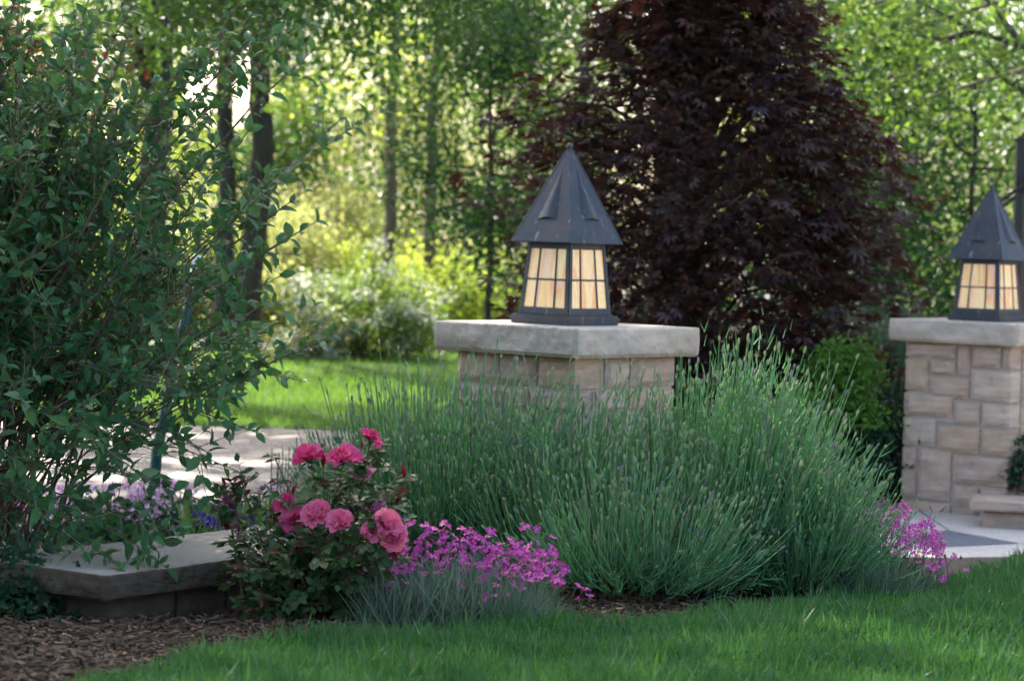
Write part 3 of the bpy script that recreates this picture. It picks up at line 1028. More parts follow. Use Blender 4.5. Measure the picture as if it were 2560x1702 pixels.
def lavender(cpx, cd, rx, ry, H, label, n_st, n_lf, seed, lean=0.0, parts=240):
    rg = np.random.RandomState(seed)
    c = at(cpx, 1400, cd); x0, y0 = c[0], cd
    z0 = float(gz(x0, y0))
    t = thing('lavender', (x0, y0, z0), label, 'lavender', 'lavender bushes in front of the near pillar')

    def stems(n, hmul_lo, hmul_hi):
        r = np.sqrt(rg.uniform(0, 1, n)); ph = rg.uniform(0, 2 * math.pi, n)
        tipx = x0 + rx * r * np.cos(ph); tipy = y0 + ry * r * np.sin(ph)
        dome = np.sqrt(np.maximum(0.0, 1 - (r * 0.97) ** 2.4))
        lump = 1 + 0.13 * np.sin(tipx * 11 + seed) * np.cos(tipy * 9 + seed * 2) + 0.09 * np.sin(tipx * 23 + tipy * 17 + seed)
        h = H * lump * (0.24 + 0.76 * dome) * np.where(rg.uniform(size=n) < 0.14, rg.uniform(0.95, 1.16, n), rg.uniform(hmul_lo, hmul_hi, n))
        bx = x0 + rx * 0.58 * r * np.cos(ph + rg.normal(0, 0.15, n)); by = y0 + ry * 0.58 * r * np.sin(ph + rg.normal(0, 0.15, n))
        B = np.stack([bx, by, gz(bx, by) + 0.02], -1)
        Tp = np.stack([tipx + (lean + 0.05) * h + rg.normal(0, 0.075, n), tipy + rg.normal(0, 0.06, n), gz(bx, by) + h], -1)
        C = B + (Tp - B) * np.array([0.62, 0.62, 0.42])
        return B, C, Tp
    tq = np.linspace(0, 1, 5)
    B, C, Tp = stems(n_st, 0.70, 1.0)
    P = ((1 - tq) ** 2)[None, :, None] * B[:, None] + (2 * tq * (1 - tq))[None, :, None] * C[:, None] + (tq ** 2)[None, :, None] * Tp[:, None]
    P = P[:, 1:]
    d = norm(P[:, -1] - P[:, -2])
    hl = rg.uniform(0.014, 0.028, n_st)

    def build(idx, bb, org=None):
        Q = P[idx] if org is None else P[idx] - org
        rn = rg.uniform(size=len(idx))
        bb.tubes(Q, np.tile([0.0023, 0.0021, 0.0019, 0.0015], (len(idx), 1)), 3, rn, 0)
        T0 = Q[:, -1]; D = d[idx]; hL = hl[idx][:, None]
        HP = np.stack([T0, T0 + D * hL * 0.3, T0 + D * hL * 0.75, T0 + D * hL], 1)
        bb.tubes(HP, np.tile([0.0014, 0.0038, 0.0033, 0.0008], (len(idx), 1)), 5, rn, 1)
    px, py, dd = proj(P[:, -1])
    # stems whose tips stand clear of the mass or nearest to the viewer show most
    score = np.where(in_view(P[:, -1]), -py - 160 * (dd - cd) + rg.uniform(0, 260, n_st), -1e9)
    order = np.argsort(-score)
    for i in order[:parts]:
        bb = MB(); build(np.array([i]), bb, P[i, 0])
        link('flower_stem', bb.mesh('flower_stem', [M_lavs, M_bud]), t, Matrix.Translation(tuple(P[i, 0] - np.array(t.location))))
    bb = MB(); build(order[parts:], bb); part('flower_stems', bb, [M_lavs, M_bud], t, kind='stuff')
    # narrow leaves along upright shoots
    ns = n_lf // 14
    B, C, Tp = stems(ns, 0.34, 0.72)
    s = np.tile(np.linspace(0.25, 1.0, 14), ns)
    I = np.repeat(np.arange(ns), 14)
    s = np.clip(s + rg.uniform(-0.04, 0.04, len(s)), 0, 1)[:, None]
    p = (1 - s) ** 2 * B[I] + 2 * s * (1 - s) * C[I] + s ** 2 * Tp[I]
    tg = norm(Tp[I] - B[I])
    dr = norm(tg * 0.95 + rand_unit(rg, len(I)) * 0.55 + np.array([0, 0, 0.15]))
    b = MB(); b.scatter(*LAVLEAF, p, frames(dr, rand_unit(rg, len(I))), rg.uniform(0.035, 0.062, len(I)), rg.uniform(size=len(I)))
    part('foliage', b, M_lavl, t, kind='stuff')
    b = MB()
    k = 60
    B2, C2, T2 = stems(k, 0.3, 0.45)
    b.tubes(np.stack([B2 * np.array([1, 1, 0]) + (gz(B2[:, 0], B2[:, 1]) - 0.03)[:, None] * np.array([0, 0, 1.0]), C2, T2], 1), np.tile([0.0045, 0.003, 0.0012], (k, 1)), 4)
    part('woody_stems', b, M_twigdark, t)
    return t


lavender(1140, 8.6, 0.56, 0.46, 0.64, 'broad lavender bush covering the left foot of the near pillar', 1900, 26000, 31)
lavender(1770, 8.25, 0.38, 0.42, 0.70, 'tall rounded lavender bush in front of the purple maple', 1600, 22000, 32, 0.12)
lavender(1590, 7.75, 0.36, 0.28, 0.40, 'smaller lavender bush low in front beside the magenta pinks', 420, 5600, 33, 0.03, 160)
lavender(1440, 8.3, 0.36, 0.40, 0.57, 'lavender bush in the middle, right under the near corner of the pillar', 900, 14000, 35, 0.04, 200)
lavender(1985, 8.1, 0.27, 0.30, 0.46, 'lavender bush spreading low towards the paved path', 420, 8000, 34, 0.10, 160)

# ------------------------------------------------------------------ pinks (dianthus)
M_pinkf = leaf_mat('magenta_petal', [(0.50, 0.035, 0.32), (0.60, 0.06, 0.38), (0.56, 0.04, 0.27), (0.48, 0.05, 0.38)], (0.6, 0.05, 0.4), 0.25, 0.6, 0.2)
M_glauc = leaf_mat('glaucous_leaf', [(0.09, 0.145, 0.085), (0.14, 0.20, 0.125), (0.20, 0.26, 0.18), (0.10, 0.155, 0.075)], (0.12, 0.2, 0.12), 0.15, 0.6, 0.15)
M_brownbud = plain_mat('spent_bloom', (0.15, 0.05, 0.02), 0.8)


def pink_flower(seed):
    rg = np.random.RandomState(seed)
    b = MB()
    for k in range(5):
        a = k * 2 * math.pi / 5 + rg.normal(0, 0.10)
        ca, sa = math.cos(a), math.sin(a)
        tl = rg.normal(0.10, 0.16); L = rg.uniform(0.85, 1.08)
        pts = [(-0.05, 0.08), (0.05, 0.08), (-0.14, 0.24), (0.14, 0.24), (-0.40, 0.84), (-0.27, 1.0), (-0.13, 0.88), (0.0, 1.03), (0.14, 0.88), (0.27, 1.0), (0.40, 0.84)]
        V = []
        for q, (x, y) in enumerate(pts):
            z = tl * y + 0.10 * abs(x) + (0.05 if q in (6, 8) else 0) - 0.14 * max(0, y - 0.7)
            V.append((x * ca * L - y * sa * L, x * sa * L + y * ca * L, z))
        rv = k * 0.06
        b.add(V[:4], [[0, 1, 3, 2]], rv, 2)
        b.add(V, [[2, 3, 10, 4]], rv, 0, False)
        b.add(V, [[4, 6, 5], [4, 10, 6], [6, 8, 7], [6, 10, 8], [8, 10, 9]], rv, 0, False)
    b.tubes(np.array([[0, 0, -1.0], [0, 0, -0.4], [0, 0, 0.02]]), np.array([0.10, 0.15, 0.13]), 5, 0.3, 1)
    return b.mesh('flower', [M_pinkf, M_glauc, M_pinkeye])


M_pinkeye = leaf_mat('pale_magenta_eye', [(0.62, 0.22, 0.48), (0.70, 0.32, 0.55)], None, 0.2, 0.6, 0.1)
FLOWERS = [pink_flower(300 + k) for k in range(6)]
HAIR = strip(3, 0.020, 0.20)


def dianthus(name_label, region, d, fl, n_hair, seed, hh):
    """region: px polyline of base (x0..x1) ; fl: list of flower pixels with depth"""
    rg = np.random.RandomState(seed)
    (x0, y0), (x1, y1) = region
    c = at((x0 + x1) / 2, (y0 + y1) / 2, d); zc = float(gz(c[0], c[1]))
    t = thing('pinks', (c[0], c[1], zc), name_label, 'flower', 'clumps of magenta pinks')
    # tuft of thin blue-green leaves
    u = rg.uniform(0, 1, n_hair)
    px = x0 + (x1 - x0) * u
    dep = d + rg.uniform(-0.12, 0.40, n_hair)
    X = (px - 1280) / FPX * dep
    Y = dep
    p = np.stack([X, Y, gz(X, Y)], -1)
    dr = norm(np.stack([rg.normal(0.10, 0.42, n_hair), rg.normal(-0.05, 0.4, n_hair), np.ones(n_hair)], -1))
    env = np.sin(np.pi * np.clip(u * 0.86 + 0.10, 0, 1)) ** 0.5
    b = MB(); b.scatter(*HAIR, p, frames(dr, rand_unit(rg, n_hair)), rg.uniform(0.45, 1.0, n_hair) * hh * env, rg.uniform(size=n_hair))
    part('foliage', b, M_glauc, t, kind='stuff')
    b = MB()
    P, RR = [], []
    for (fx, fy, r, dd) in fl:
        f = at(fx, fy, dd)
        nrm = norm(np.array([rg.normal(0.05, 0.5), -0.5 + rg.normal(0, 0.4), 0.75]))
        dirv = norm(np.cross(nrm, rand_unit(rg, 1)[0]))
        fr = frames(dirv[None], nrm[None])[0]
        s = r / FPX * dd * 1.05
        link('flower', FLOWERS[rg.randint(6)], t, mat4(f - np.array(t.location), fr, s))
        bx, by = f[0] + rg.normal(-0.03, 0.03), f[1] + 0.05 + rg.normal(0, 0.03)
        g = float(gz(bx, by))
        end = f - nrm * s * 1.0
        P.append([[bx, by, g], [bx * 0.6 + end[0] * 0.4, by * 0.6 + end[1] * 0.4, g + (end[2] - g) * 0.6], end]); RR.append([0.0014, 0.0012, 0.001])
    b.tubes(np.array(P), np.array(RR), 3, 0.5)
    part('stems', b, M_glauc, t, kind='stuff')
    b = MB()
    for k in range(16):
        fx, fy, r, dd = fl[rg.randint(len(fl))]
        f = at(fx + rg.uniform(-30, 30), fy + rg.uniform(10, 50), dd)
        b.tubes(np.array([f, f + [0, 0, 0.008], f + [0, 0, 0.016]]), np.array([0.001, 0.004, 0.003]), 5)
    part('spent_blooms', b, M_brownbud, t, kind='stuff')
    return t


rg = np.random.RandomState(41)
fl = [(1226, 1327, 14, 6.85), (1070, 1330, 13, 6.9), (1137, 1340, 13, 6.9), (1138, 1372, 13, 6.8), (1004, 1483, 13, 6.7), (1053, 1484, 10, 6.7), (1216, 1493, 16, 6.65), (1235, 1489, 13, 6.66),
      (1446, 1463, 13, 6.8), (1466, 1473, 13, 6.78), (1445, 1496, 13, 6.75), (1473, 1488, 12, 6.77), (932, 1404, 10, 6.8), (903, 1430, 9, 6.75), (1209, 1352, 12, 6.9), (1060, 1342, 14, 6.9)]
while len(fl) < 175:
    x = rg.uniform(955, 1415)
    mid = np.interp(x, [955, 1050, 1200, 1320, 1415], [1395, 1375, 1390, 1410, 1430])
    y = mid + rg.normal(0, 31)
    if all((x - q[0]) ** 2 + (y - q[1]) ** 2 > 11 ** 2 for q in fl):
        fl.append((x, y, rg.uniform(10.5, 16), 6.72 + (1480 - y) / 100 * 0.28 + rg.uniform(-0.05, 0.05)))
dianthus('clump of magenta pinks on blue-grey leaves between rose bush and lawn', ((915, 1580), (1420, 1565)), 6.72, fl, 3000, 42, 0.23)
fl = [(2415, 1425, 10, 8.7), (2385, 1390, 9, 8.75), (2373, 1432, 9, 8.7), (2302, 1301, 9, 9.0), (2330, 1313, 9, 9.0), (2322, 1425, 12, 8.7), (2256, 1433, 11, 8.7), (2230, 1425, 10, 8.7)]
while len(fl) < 130:
    x = rg.uniform(2130, 2360)
    mid = np.interp(x, [2130, 2230, 2290, 2360], [1310, 1300, 1345, 1375])
    y = mid + rg.normal(0, 26)
    if all((x - q[0]) ** 2 + (y - q[1]) ** 2 > 9 ** 2 for q in fl):
        fl.append((x, y, rg.uniform(8.5, 12), 7.85 + (1440 - y) / 100 * 0.3))
dianthus('clump of magenta pinks at the lavender edge next to the paved path', ((2130, 1450), (2330, 1440)), 7.95, fl, 2200, 43, 0.19)

# ------------------------------------------------------------------ rose bush
rg = np.random.RandomState(51)
M_rleaf = leaf_mat('rose_leaf', [(0.028, 0.070, 0.024), (0.045, 0.105, 0.030), (0.034, 0.080, 0.034), (0.075, 0.145, 0.035), (0.055, 0.070, 0.024)], (0.10, 0.2, 0.03), 0.22, 0.4, 0.25)
M_rred = leaf_mat('young_rose_leaf', [(0.06, 0.012, 0.012), (0.09, 0.02, 0.015), (0.10, 0.05, 0.015)], (0.3, 0.05, 0.02), 0.25, 0.45, 0.4)


def petal_mat(name, stops, tr):
    return leaf_mat(name, stops, tr, 0.35, 0.65, 0.1)


M_petal = petal_mat('rose_petal', [(0.78, 0.045, 0.20), (0.84, 0.10, 0.28), (0.80, 0.065, 0.22), (0.86, 0.20, 0.38)], (0.75, 0.10, 0.22))
M_petal2 = petal_mat('pale_rose_petal', [(0.62, 0.22, 0.40), (0.68, 0.30, 0.46), (0.60, 0.20, 0.38)], (0.75, 0.3, 0.45))
M_petal3 = petal_mat('soft_rose_petal', [(0.86, 0.13, 0.29), (0.90, 0.22, 0.38), (0.87, 0.16, 0.32), (0.92, 0.34, 0.48)], (0.8, 0.2, 0.25))
M_redbud = petal_mat('rose_bud', [(0.35, 0.01, 0.03), (0.45, 0.02, 0.05)], (0.5, 0.02, 0.04))
M_sepal = plain_mat('sepal', (0.05, 0.09, 0.03), 0.6)


def petal_mesh(mat, curl):
    nu, nv = 7, 6
    V, F = [], []
    for j in range(nv):
        v = j / (nv - 1)
        w = 0.10 + 0.52 * math.sin(math.pi * min(1, v * 0.62 + 0.04)) - 0.05 * v
        for i in range(nu):
            u = i / (nu - 1) * 2 - 1
            y = v * (1 - 0.16 * u * u * v + 0.04 * math.sin(7 * u + curl * 8) * v)
            z = 0.30 * (u * u) * w * 0.8 + curl * v * v - 0.22 * max(0, v - 0.72) * 4 * (0.4 + u * u) * (1 if curl < 0.3 else 0.5)
            z += (0.11 * math.sin(5 * u + 3 * v + curl * 9) + 0.06 * math.sin(11 * u - curl * 5)) * v * v
            V.append((u * w, y, z))
    for j in range(nv - 1):
        for i in range(nu - 1):
            a = j * nu + i
            F.append([a, a + 1, a + nu + 1, a + nu])
    b = MB(); b.add(V, F); return b.mesh('petal', mat)


PET = {}
for key, mt in (('deep', M_petal), ('pale', M_petal2), ('soft', M_petal3)):
    PET[key] = [petal_mesh(mt, 0.12), petal_mesh(mt, 0.45), petal_mesh(mt, 0.75)]
rose_base = at(765, 1590, 6.9); rose_base[2] = gz(rose_base[0], rose_base[1])
rose = thing('rose_bush', rose_base, 'rose bush with large pink blooms in front of the low stone wall', 'rose bush')
ro = np.array(rose.location)
sep = MB(); sep.tubes(np.array([[0, 0, -0.35], [0, 0, -0.15], [0, 0, 0.05], [0, 0, 0.2]]), np.array([0.10, 0.2, 0.24, 0.10]), 7, 0.4)
for k in range(5):
    a = k * 2 * math.pi / 5
    sep.add([(0.15 * math.cos(a - .4), 0.15 * math.sin(a - .4), 0), (0.15 * math.cos(a + .4), 0.15 * math.sin(a + .4), 0), (0.55 * math.cos(a), 0.55 * math.sin(a), -0.12)], [[0, 1, 2]], 0.4)
SEP = sep.mesh('calyx', M_sepal)
blooms = [(930, 1092, 42, 'deep', 6.85, (0.3, -0.5, 0.8)), (768, 1140, 48, 'deep', 6.8, (-0.4, -0.5, 0.75)), (858, 1140, 50, 'deep', 6.8, (0.1, -0.5, 0.9)), (905, 1178, 42, 'pale', 6.95, (0.3, -0.3, -0.6)),
          (712, 1256, 40, 'deep', 6.85, (-0.2, -0.6, 0.6)), (735, 1300, 40, 'deep', 6.82, (-0.1, -0.8, 0.3)), (793, 1282, 52, 'soft', 6.7, (0.0, -0.75, 0.6)), (852, 1302, 48, 'soft', 6.68, (0.2, -0.7, 0.7)),
          (945, 1275, 46, 'pale', 6.85, (-0.2, 0.1, 0.8)), (968, 1308, 58, 'soft', 6.66, (0.35, -0.8, 0.45)), (985, 1342, 46, 'soft', 6.68, (0.3, -0.9, -0.1)), (928, 1326, 34, 'soft', 6.68, (-0.3, -0.8, 0.3)),
          (578, 1252, 42, 'pale', 7.0, (-0.5, -0.2, 0.7)), (745, 1322, 34, 'deep', 6.85, (0.0, -0.8, -0.2)), (760, 1340, 26, 'deep', 6.85, (0.2, -0.9, 0.0))]
stem_to = []
for (bx, by, r, key, dd, nv) in blooms:
    f = at(bx, by, dd); nv = norm(np.array(nv) + rg.normal(0, 0.08, 3))
    fr = frames(norm(np.cross(nv, rand_unit(rg, 1)[0]))[None], nv[None])[0]
    s = r / FPX * dd * 0.83
    bl = link('bloom', SEP, rose, mat4(f - nv * s * 0.3 - ro, fr, s))
    stem_to.append((f - nv * s * 0.6, nv))
    for (cnt, tilt, ms, rad0, lift, sc) in ((5, 20, 0, 0.08, 0.02, 1.0), (5, 42, 1, 0.06, 0.06, 0.86), (3, 62, 2, 0.04, 0.10, 0.60)):
        a0 = rg.uniform(0, 6.28)
        for k in range(cnt):
            a = a0 + k * 2 * math.pi / cnt + rg.normal(0, 0.14)
            tl = R(tilt + rg.normal(0, 21))
            M = Matrix.Rotation(a, 4, 'Z') @ Matrix.Translation((0, rad0, lift)) @ Matrix.Rotation(tl, 4, 'X') @ Matrix.Rotation(rg.normal(0, 0.15), 4, 'Y') @ Matrix.Scale(sc * rg.uniform(0.76, 1.12), 4)
            link('petal', PET[key][ms], bl, M)
bud = MB(); bud.tubes(np.array([[0, 0, -0.7], [0, 0, -0.35], [0, 0, 0.0], [0, 0, 0.6], [0, 0, 1.05]]), np.array([0.12, 0.36, 0.44, 0.34, 0.05]), 8, 0.4)
BUD = bud.mesh('bud', M_redbud)
for (bx, by, r, dd) in ((808, 1152, 20, 6.8), (1010, 1180, 18, 6.85), (733, 1226, 14, 6.85), (560, 1205, 14, 7.0), (905, 1112, 9, 6.85)):
    f = at(bx, by, dd); nv = norm(np.array([rg.normal(0, 0.2), -0.2, 1.0]))
    fr = frames(norm(np.cross(nv, [0.3, 1, 0.2]))[None], nv[None])[0]
    link('bud', BUD, rose, mat4(f - ro, fr, np.array([0.75, 0.75, 1]) * r / FPX * dd))
    stem_to.append((f - nv * 0.7 * r / FPX * dd, nv))
extra = [(600, 1190, 6.95), (640, 1330, 6.8), (560, 1300, 6.95), (690, 1150, 6.9), (1000, 1250, 6.9), (860, 1420, 6.7), (640, 1450, 6.75), (930, 1430, 6.75), (740, 1420, 6.65), (600, 1400, 6.85), (820, 1480, 6.7), (690, 1500, 6.7), (900, 1510, 6.7), (620, 1540, 6.75),
         (720, 1380, 6.7), (790, 1370, 6.65), (870, 1370, 6.68), (650, 1390, 6.75), (960, 1400, 6.8), (680, 1270, 6.9), (820, 1220, 6.9), (880, 1240, 6.9), (620, 1260, 6.9), (1010, 1150, 6.95), (980, 1220, 6.95)]
for e_ in extra:
    stem_to.append((at(*e_), norm(np.array([rg.normal(0, 0.4), rg.normal(-0.2, 0.3), 0.8]))))
nS = len(stem_to)
E = np.array([s[0] for s in stem_to]); N = np.array([s[1] for s in stem_to])
B0 = rose_base + np.stack([rg.normal(0, 0.085, nS), rg.normal(0.05, 0.06, nS), np.full(nS, -0.02)], -1)
C0 = B0 + (E - B0) * np.array([0.55, 0.55, 0.5])
tq = np.linspace(0, 1, 7)
CP = ((1 - tq) ** 2)[None, :, None] * B0[:, None] + (2 * tq * (1 - tq))[None, :, None] * C0[:, None] + (tq ** 2)[None, :, None] * E[:, None]
b = MB(); b.tubes(CP, np.tile(np.linspace(0.0055, 0.0018, 7), (nS, 1)), 5)
part('canes', b, M_cane, rose)
# compound leaves: five leaflets
lp_, ld_, ln_, ls_, red = [], [], [], [], []
pet = MB()
for i in range(nS):
    L = np.linalg.norm(E[i] - B0[i])
    for t in np.concatenate([rg.uniform(0.12, 0.97, max(6, int(L / 0.022)))]):
        q = t * 6; k = min(5, int(q)); p = CP[i, k] * (1 - (q - k)) + CP[i, k + 1] * (q - k)
        tg = norm(CP[i, k + 1] - CP[i, k])
        out = norm(np.cross(tg, rand_unit(rg, 1)[0]) + tg * 0.35 + np.array([0, -0.25, 0.05]))
        plen = rg.uniform(0.035, 0.075)
        pet.tubes(np.array([p, p + out * plen * 0.5 + [0, 0, 0.004], p + out * plen]), np.array([0.0013, 0.0011, 0.0008]), 3)
        up = norm(np.array([0, -0.25, 1.0]) + rg.normal(0, 0.3, 3))
        sd = norm(np.cross(out, up))
        for (f, s) in ((1.0, 0), (0.85, 1), (0.85, -1), (0.5, 1), (0.5, -1)):
            lp_.append(p + out * plen * f); ld_.append(norm(out * (1 if s == 0 else 0.5) + sd * s + rg.normal(0, 0.12, 3) + [0, 0, -0.15])); ln_.append(up + rg.normal(0, 0.2, 3)); ls_.append(rg.uniform(0.022, 0.036))
            red.append(t > 0.86 and rg.uniform() < 0.16)
part('leaf_stalks', pet, M_cane, rose, kind='stuff')
lp_, ld_, ln_, ls_, red = map(np.array, (lp_, ld_, ln_, ls_, red))
RLEAF = leaf_ovate(0.68, 3, 0.12, 0.15)
frl = frames(ld_, ln_)
leaves_as_parts(rose, 'leaf', *RLEAF, lp_[~red], frl[~red], ls_[~red], rg.uniform(size=(~red).sum()), M_rleaf, 260, 'foliage')
# dark red young shoots on the left
rp_, rd_ = list(lp_[red]), list(ld_[red])
for (x, y) in ((590, 1220), (570, 1290), (585, 1300), (600, 1235), (560, 1310), (575, 1205), (600, 1390), (1000, 1235)):
    for k in range(4):
        rp_.append(at(x, y, 6.95)); rd_.append(norm(np.array([rg.normal(0, 1), rg.normal(-0.2, 0.5), rg.normal(0.2, 0.8)])))
rp_, rd_ = np.array(rp_), np.array(rd_)
b = MB(); b.scatter(*OVATE, rp_, frames(rd_, np.array([0, -0.4, 1.0]) + rg.normal(0, 0.3, rp_.shape)), rg.uniform(0.025, 0.045, len(rp_)), rg.uniform(size=len(rp_)))
part('young_foliage', b, M_rred, rose, kind='stuff')

# ------------------------------------------------------------------ trees
SUN_V = np.array(sun_dir)
# gaps in the canopy: (point the light reaches, radius, share of leaves missing)
GAPS = [((P1[0] - 0.30, 9.55, 1.0), 0.17, 1.0), ((P1[0] + 0.35, 9.75, 1.0), 0.16, 1.0), ((P1[0] - 0.1, 9.9, 1.0), 0.2, 1.0)]
for (x, y, r) in ((480, 1088, .16), (680, 1088, .16), (520, 1150, .16), (560, 1152, .14), (440, 1153, .16), (500, 1190, .15), (560, 1192, .10), (450, 1235, .14), (530, 1236, .13), (300, 1200, .2), (150, 1150, .25), (200, 1240, .2), (670, 1157, .14), (60, 1190, .25)):
    GAPS.append((on_z(x, y, 0.045), r, 1.0))
for (x, y, r) in ((500, 1010, .32), (620, 1003, .3), (740, 1003, .28), (860, 1000, .28), (960, 1010, .25), (560, 1055, .22), (650, 1060, .22), (420, 1020, .35), (300, 1000, .4), (690, 925, .35), (920, 905, .35), (560, 930, .4)):
    GAPS.append((on_z(x, y, 0.05), r, 1.0))
GAPS += [(on_z(2352, 1388, 0.03), 0.16, 1.0), ((4.6, 8.0, 0.2), 2.2, 0.98), ((5.2, 10.5, 0.1), 1.8, 0.98), ((4.4, 5.0, 0.3), 1.9, 0.98), (at(1930, 1000, 8.3), 0.24, 0.85), (at(1800, 940, 8.3), 0.16, 0.8), (at(1480, 930, 8.5), 0.10, 0.8), (on_z(2260, 1650, 0.3), 0.16, 0.5)]


def lit_gaps(rg, pos):
    keep = np.ones(len(pos), bool)
    for g, r, share in GAPS:
        d = pos - np.asarray(g)
        along = d @ SUN_V
        dist = np.linalg.norm(d - along[:, None] * SUN_V, axis=1)
        keep &= ~((along > 2.5) & (dist < r) & (rg.uniform(size=len(pos)) < share))
    return keep


GAP_A, GAP_B = np.array([-3.05, 27.0, 2.85]), np.array([-6.45, 57.0, 4.5])  # both ends on one camera sight line, worked out from an image pixel window


def sightline_gap(rg, pos, r=0.5):
    """leaves cleared in a cone along the camera sight line left of the forked trunk, wider towards the back"""
    ab = GAP_B - GAP_A
    t = np.clip(((pos - GAP_A) @ ab) / (ab @ ab), 0, 1)
    d = np.linalg.norm(pos - (GAP_A + t[:, None] * ab), axis=1)
    return (d < r * (0.9 + 1.1 * t)) & (rg.uniform(size=len(pos)) < 0.92)


def leaf_cloud(rg, centres, per, rad, size, flat=0.65, droop=0.2):
    n = len(centres)
    c = np.repeat(centres, per, 0)
    rd = np.repeat(np.broadcast_to(rad, (n,)), per)[:, None]
    off = rg.normal(size=(n * per, 3)) * np.array([1, 1, flat]) * rd * 0.5
    pos = c + off
    d = norm(rand_unit(rg, n * per) + norm(off) * 0.5 + np.array([0, 0, -droop]))
    nrm = norm(np.array([0, 0, 0.8]) + rand_unit(rg, n * per))
    return pos, frames(d, nrm), rg.uniform(0.6, 1.25, n * per) * size


def blob(rg, c, r, n, shell=0.45):
    nb = max(7, n // 13)
    v = rand_unit(rg, nb) * (rg.uniform(shell, 1.0, nb) ** 0.5)[:, None]
    q = v[rg.randint(0, nb, n)] + rg.normal(size=(n, 3)) * np.array([0.15, 0.15, 0.10])
    return np.asarray(c) + q * np.asarray(r)


def limb_tubes(b, rg, trunk_top, trunk_base, centres, n, r0, r1=0.008):
    n = min(n, len(centres))
    k = rg.choice(len(centres), n, replace=False)
    E = centres[k]
    f = rg.uniform(0.45, 1.0, n)[:, None]
    S = np.asarray(trunk_base) * (1 - f) + np.asarray(trunk_top) * f
    S[:, 2] = np.minimum(S[:, 2], E[:, 2] + 0.3)
    m1 = S * 0.6 + E * 0.4 + np.array([0, 0, 0.18]) * np.linalg.norm(E - S, axis=1, keepdims=True) * 0.5
    m2 = S * 0.25 + E * 0.75 + np.array([0, 0, 0.12]) * np.linalg.norm(E - S, axis=1, keepdims=True) * 0.5
    b.tubes(np.stack([S, m1, m2, E], 1), np.tile([r0, r0 * 0.6, r0 * 0.35, r1], (n, 1)), 5)


def tree(name, label, cat, base, trunks, clumps, per, rad, size, mat, bark, seed, group=None, limbs=30, limb_r=0.05, tmpl=LEAF2, flat=0.65, near=None):
    """trunks: list of (polyline, radii); clumps: (n,3) clump centres"""
    rg = np.random.RandomState(seed)
    t = thing(name, base, label, cat, group)
    for P, Rd in trunks:
        P = np.array(P, float); Rd = np.array(Rd, float)
        # finer bends
        q = np.linspace(0, len(P) - 1, 4 * len(P))
        PP = np.stack([np.interp(q, np.arange(len(P)), P[:, i]) for i in range(3)], -1)
        PP[1:, :2] += rg.normal(0, 0.012, (len(q) - 1, 2))
        b = MB(); b.tubes(PP, np.interp(q, np.arange(len(P)), Rd), 10)
        part('trunk', b, bark, t)
    if limbs and trunks:
        b = MB(); P = trunks[0][0]
        limb_tubes(b, rg, P[-1], P[0], clumps, limbs, limb_r)
        part('limbs', b, bark, t, kind='stuff')
    pos, fr, sc = leaf_cloud(rg, clumps, per, rad, size, flat)
    k = lit_gaps(rg, pos)
    if base[1] > 25:       # drops leaves on the camera sight line left of the forked trunk
        k &= ~sightline_gap(rg, pos)
    pos, fr, sc = pos[k], fr[k], sc[k]
    b = MB(); b.scatter(*tmpl, pos, fr, sc, rg.uniform(size=len(pos)))
    if near is not None:      # low boughs in view: smaller, finer leaves
        pos, fr, sc = leaf_cloud(rg, *near, flat)
        b.scatter(*tmpl, pos, fr, sc, rg.uniform(size=len(pos)))
    part('crown', b, mat, t)
    return t


M_lf_bright = leaf_mat('leaf_spring_green', [(0.055, 0.11, 0.015), (0.08, 0.15, 0.02), (0.07, 0.13, 0.02), (0.10, 0.17, 0.03)], (0.58, 0.68, 0.08), 0.6, 0.45, 0.4)
M_lf_mid = leaf_mat('leaf_mid_green', [(0.035, 0.085, 0.015), (0.05, 0.11, 0.02), (0.045, 0.095, 0.02), (0.065, 0.125, 0.025)], (0.26, 0.42, 0.05), 0.45, 0.45, 0.4)
M_lf_dark = leaf_mat('leaf_deep_green', [(0.018, 0.055, 0.018), (0.028, 0.075, 0.022), (0.022, 0.06, 0.02), (0.035, 0.085, 0.025)], (0.10, 0.24, 0.04), 0.32, 0.45, 0.4)
M_lf_can = leaf_mat('leaf_canopy_green', [(0.022, 0.062, 0.014), (0.034, 0.085, 0.018), (0.028, 0.072, 0.016), (0.045, 0.10, 0.022)], (0.12, 0.24, 0.03), 0.35, 0.45, 0.35)
M_lf_olive = leaf_mat('leaf_olive', [(0.07, 0.09, 0.03), (0.10, 0.12, 0.045), (0.085, 0.105, 0.04), (0.12, 0.14, 0.06)], (0.58, 0.62, 0.18), 0.55, 0.45, 0.4)
M_lf_copper = leaf_mat('leaf_copper', [(0.05, 0.015, 0.010), (0.08, 0.022, 0.012), (0.06, 0.02, 0.015)], (0.22, 0.06, 0.02), 0.35, 0.4, 0.4)

# trees that arch over the drive; only their lowest boughs hang into view
rg = np.random.RandomState(61)


def canopy(c, r, n, seed):
    return blob(np.random.RandomState(seed), c, r, n, 0.15)


